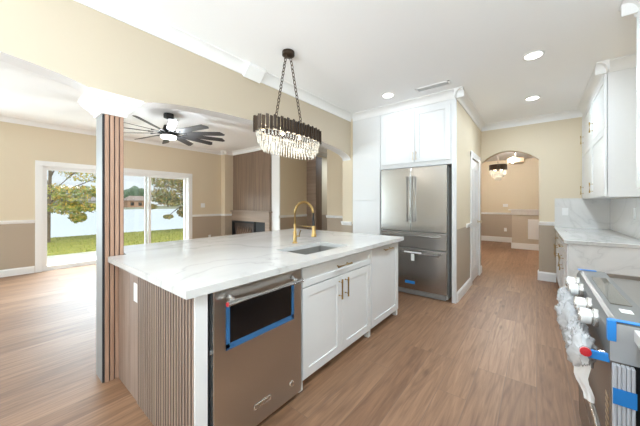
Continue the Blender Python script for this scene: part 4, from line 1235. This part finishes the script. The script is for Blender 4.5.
# ------------------------------------------------------------ dining room fittings
def round_chandelier(cx, cy):
    t = thing('dining_chandelier', (cx, cy, 1.9), 'round crystal chandelier with dark band seen through the hall arch', 'chandelier')
    obj('rod', tube(B(), [(cx, cy, CK), (cx, cy, 2.30)], 0.006, 8), M['chain'], t)
    bm = B(); lathe(bm, [(0.06, CK), (0.06, CK-0.03), (0.01, CK-0.035)], (cx, cy, 0), 20); obj('canopy', bm, M['bronze'], t, True)
    bm = B()
    for k in range(40):
        a = 2*PI*k/40; c_, s_ = math.cos(a), math.sin(a)
        pts_ = [(cx+c_*r_-s_*w_, cy+s_*r_+c_*w_) for r_, w_ in ((0.175, -0.013), (0.190, -0.013), (0.182, 0.013), (0.172, 0.013))]
        prism(bm, pts_, 2.13, 2.265)
    obj('fin_band', bm, M['bronze'], t)
    for r_, zt, h, n in ((0.165, 2.14, 0.12, 30), (0.12, 2.06, 0.10, 24), (0.065, 1.97, 0.09, 14)):
        bm = B(); crystal_ring(bm, cx, cy, [(r_*math.cos(2*PI*k/n), r_*math.sin(2*PI*k/n)) for k in range(n)], zt, h); obj('crystal_tier', bm, M['crystal'], t)
    for k in range(4):
        a = PI/4+k*PI/2
        bm = B(); blob(bm, (cx+0.09*math.cos(a), cy+0.09*math.sin(a), 2.14), 0.025, 2, 0); obj('bulb', bm, M['bulb'], t, True)
    l = bpy.data.lights.new('dining_glow', 'POINT'); l.energy = 75; l.color = (0.97, 0.96, 0.93); l.shadow_soft_size = 0.1
    o = bpy.data.objects.new('dining_glow', l); o.location = (cx, cy, 2.45); COL.objects.link(o)
round_chandelier(-0.75, 8.0)
t = thing('flush_mount_lamp', (-0.42, 8.5, 2.33), 'brass drum ceiling lamp seen through the hall arch', 'ceiling lamp')
bm = B(); tube(bm, [(-0.42, 8.5, CK), (-0.42, 8.5, 2.46)], 0.012, 10); lathe(bm, [(0.07, CK), (0.07, CK-0.02), (0.02, CK-0.025)], (-0.42, 8.5, 0), 20); obj('stem', bm, M['brasspale'], t, True)
bm = B(); lathe(bm, [(0.165, 0.015), (0.172, 0.015), (0.172, 0.13), (0.165, 0.13)], (-0.42, 8.5, 2.33), 28); obj('shade', bm, M['drum'], t, True)
bm = B()
for z in (2.342, 2.462): lathe(bm, [(0.168, -0.010), (0.177, -0.010), (0.177, 0.010), (0.168, 0.010)], (-0.42, 8.5, z), 28)
obj('shade_band', bm, M['brasspale'], t, True)
l = bpy.data.lights.new('drum_glow', 'POINT'); l.energy = 50; l.color = (0.97, 0.96, 0.93); l.shadow_soft_size = 0.1
o = bpy.data.objects.new('drum_glow', l); o.location = (-0.42, 8.5, 2.58); COL.objects.link(o)
t = thing('air_return_grille', (-0.1, 9.59, 0.32), 'white framed grille on the half wall beyond the arch', 'vent')
bm = B(); box(bm, -0.19, 0.20, 9.575, 9.598, 0.30, 0.86, 0.004); obj('grille_frame', bm, M['trim'], t)
bm = B()
for k in range(13): box(bm, -0.165, 0.175, 9.568, 9.575, 0.33+k*0.039, 0.33+k*0.039+0.028, 0.002)
obj('louvres', bm, M['trim'], t)
plate('thermostat', 'y-', 11.0, -0.82, 1.24, 'small white thermostat on the dining room back wall', 0.14, 0.10, 'thermostat', 'plastic', 'switch')
plate('wall_outlet', 'y-', 11.0, -0.82, 0.42, 'white outlet low on the dining room back wall')
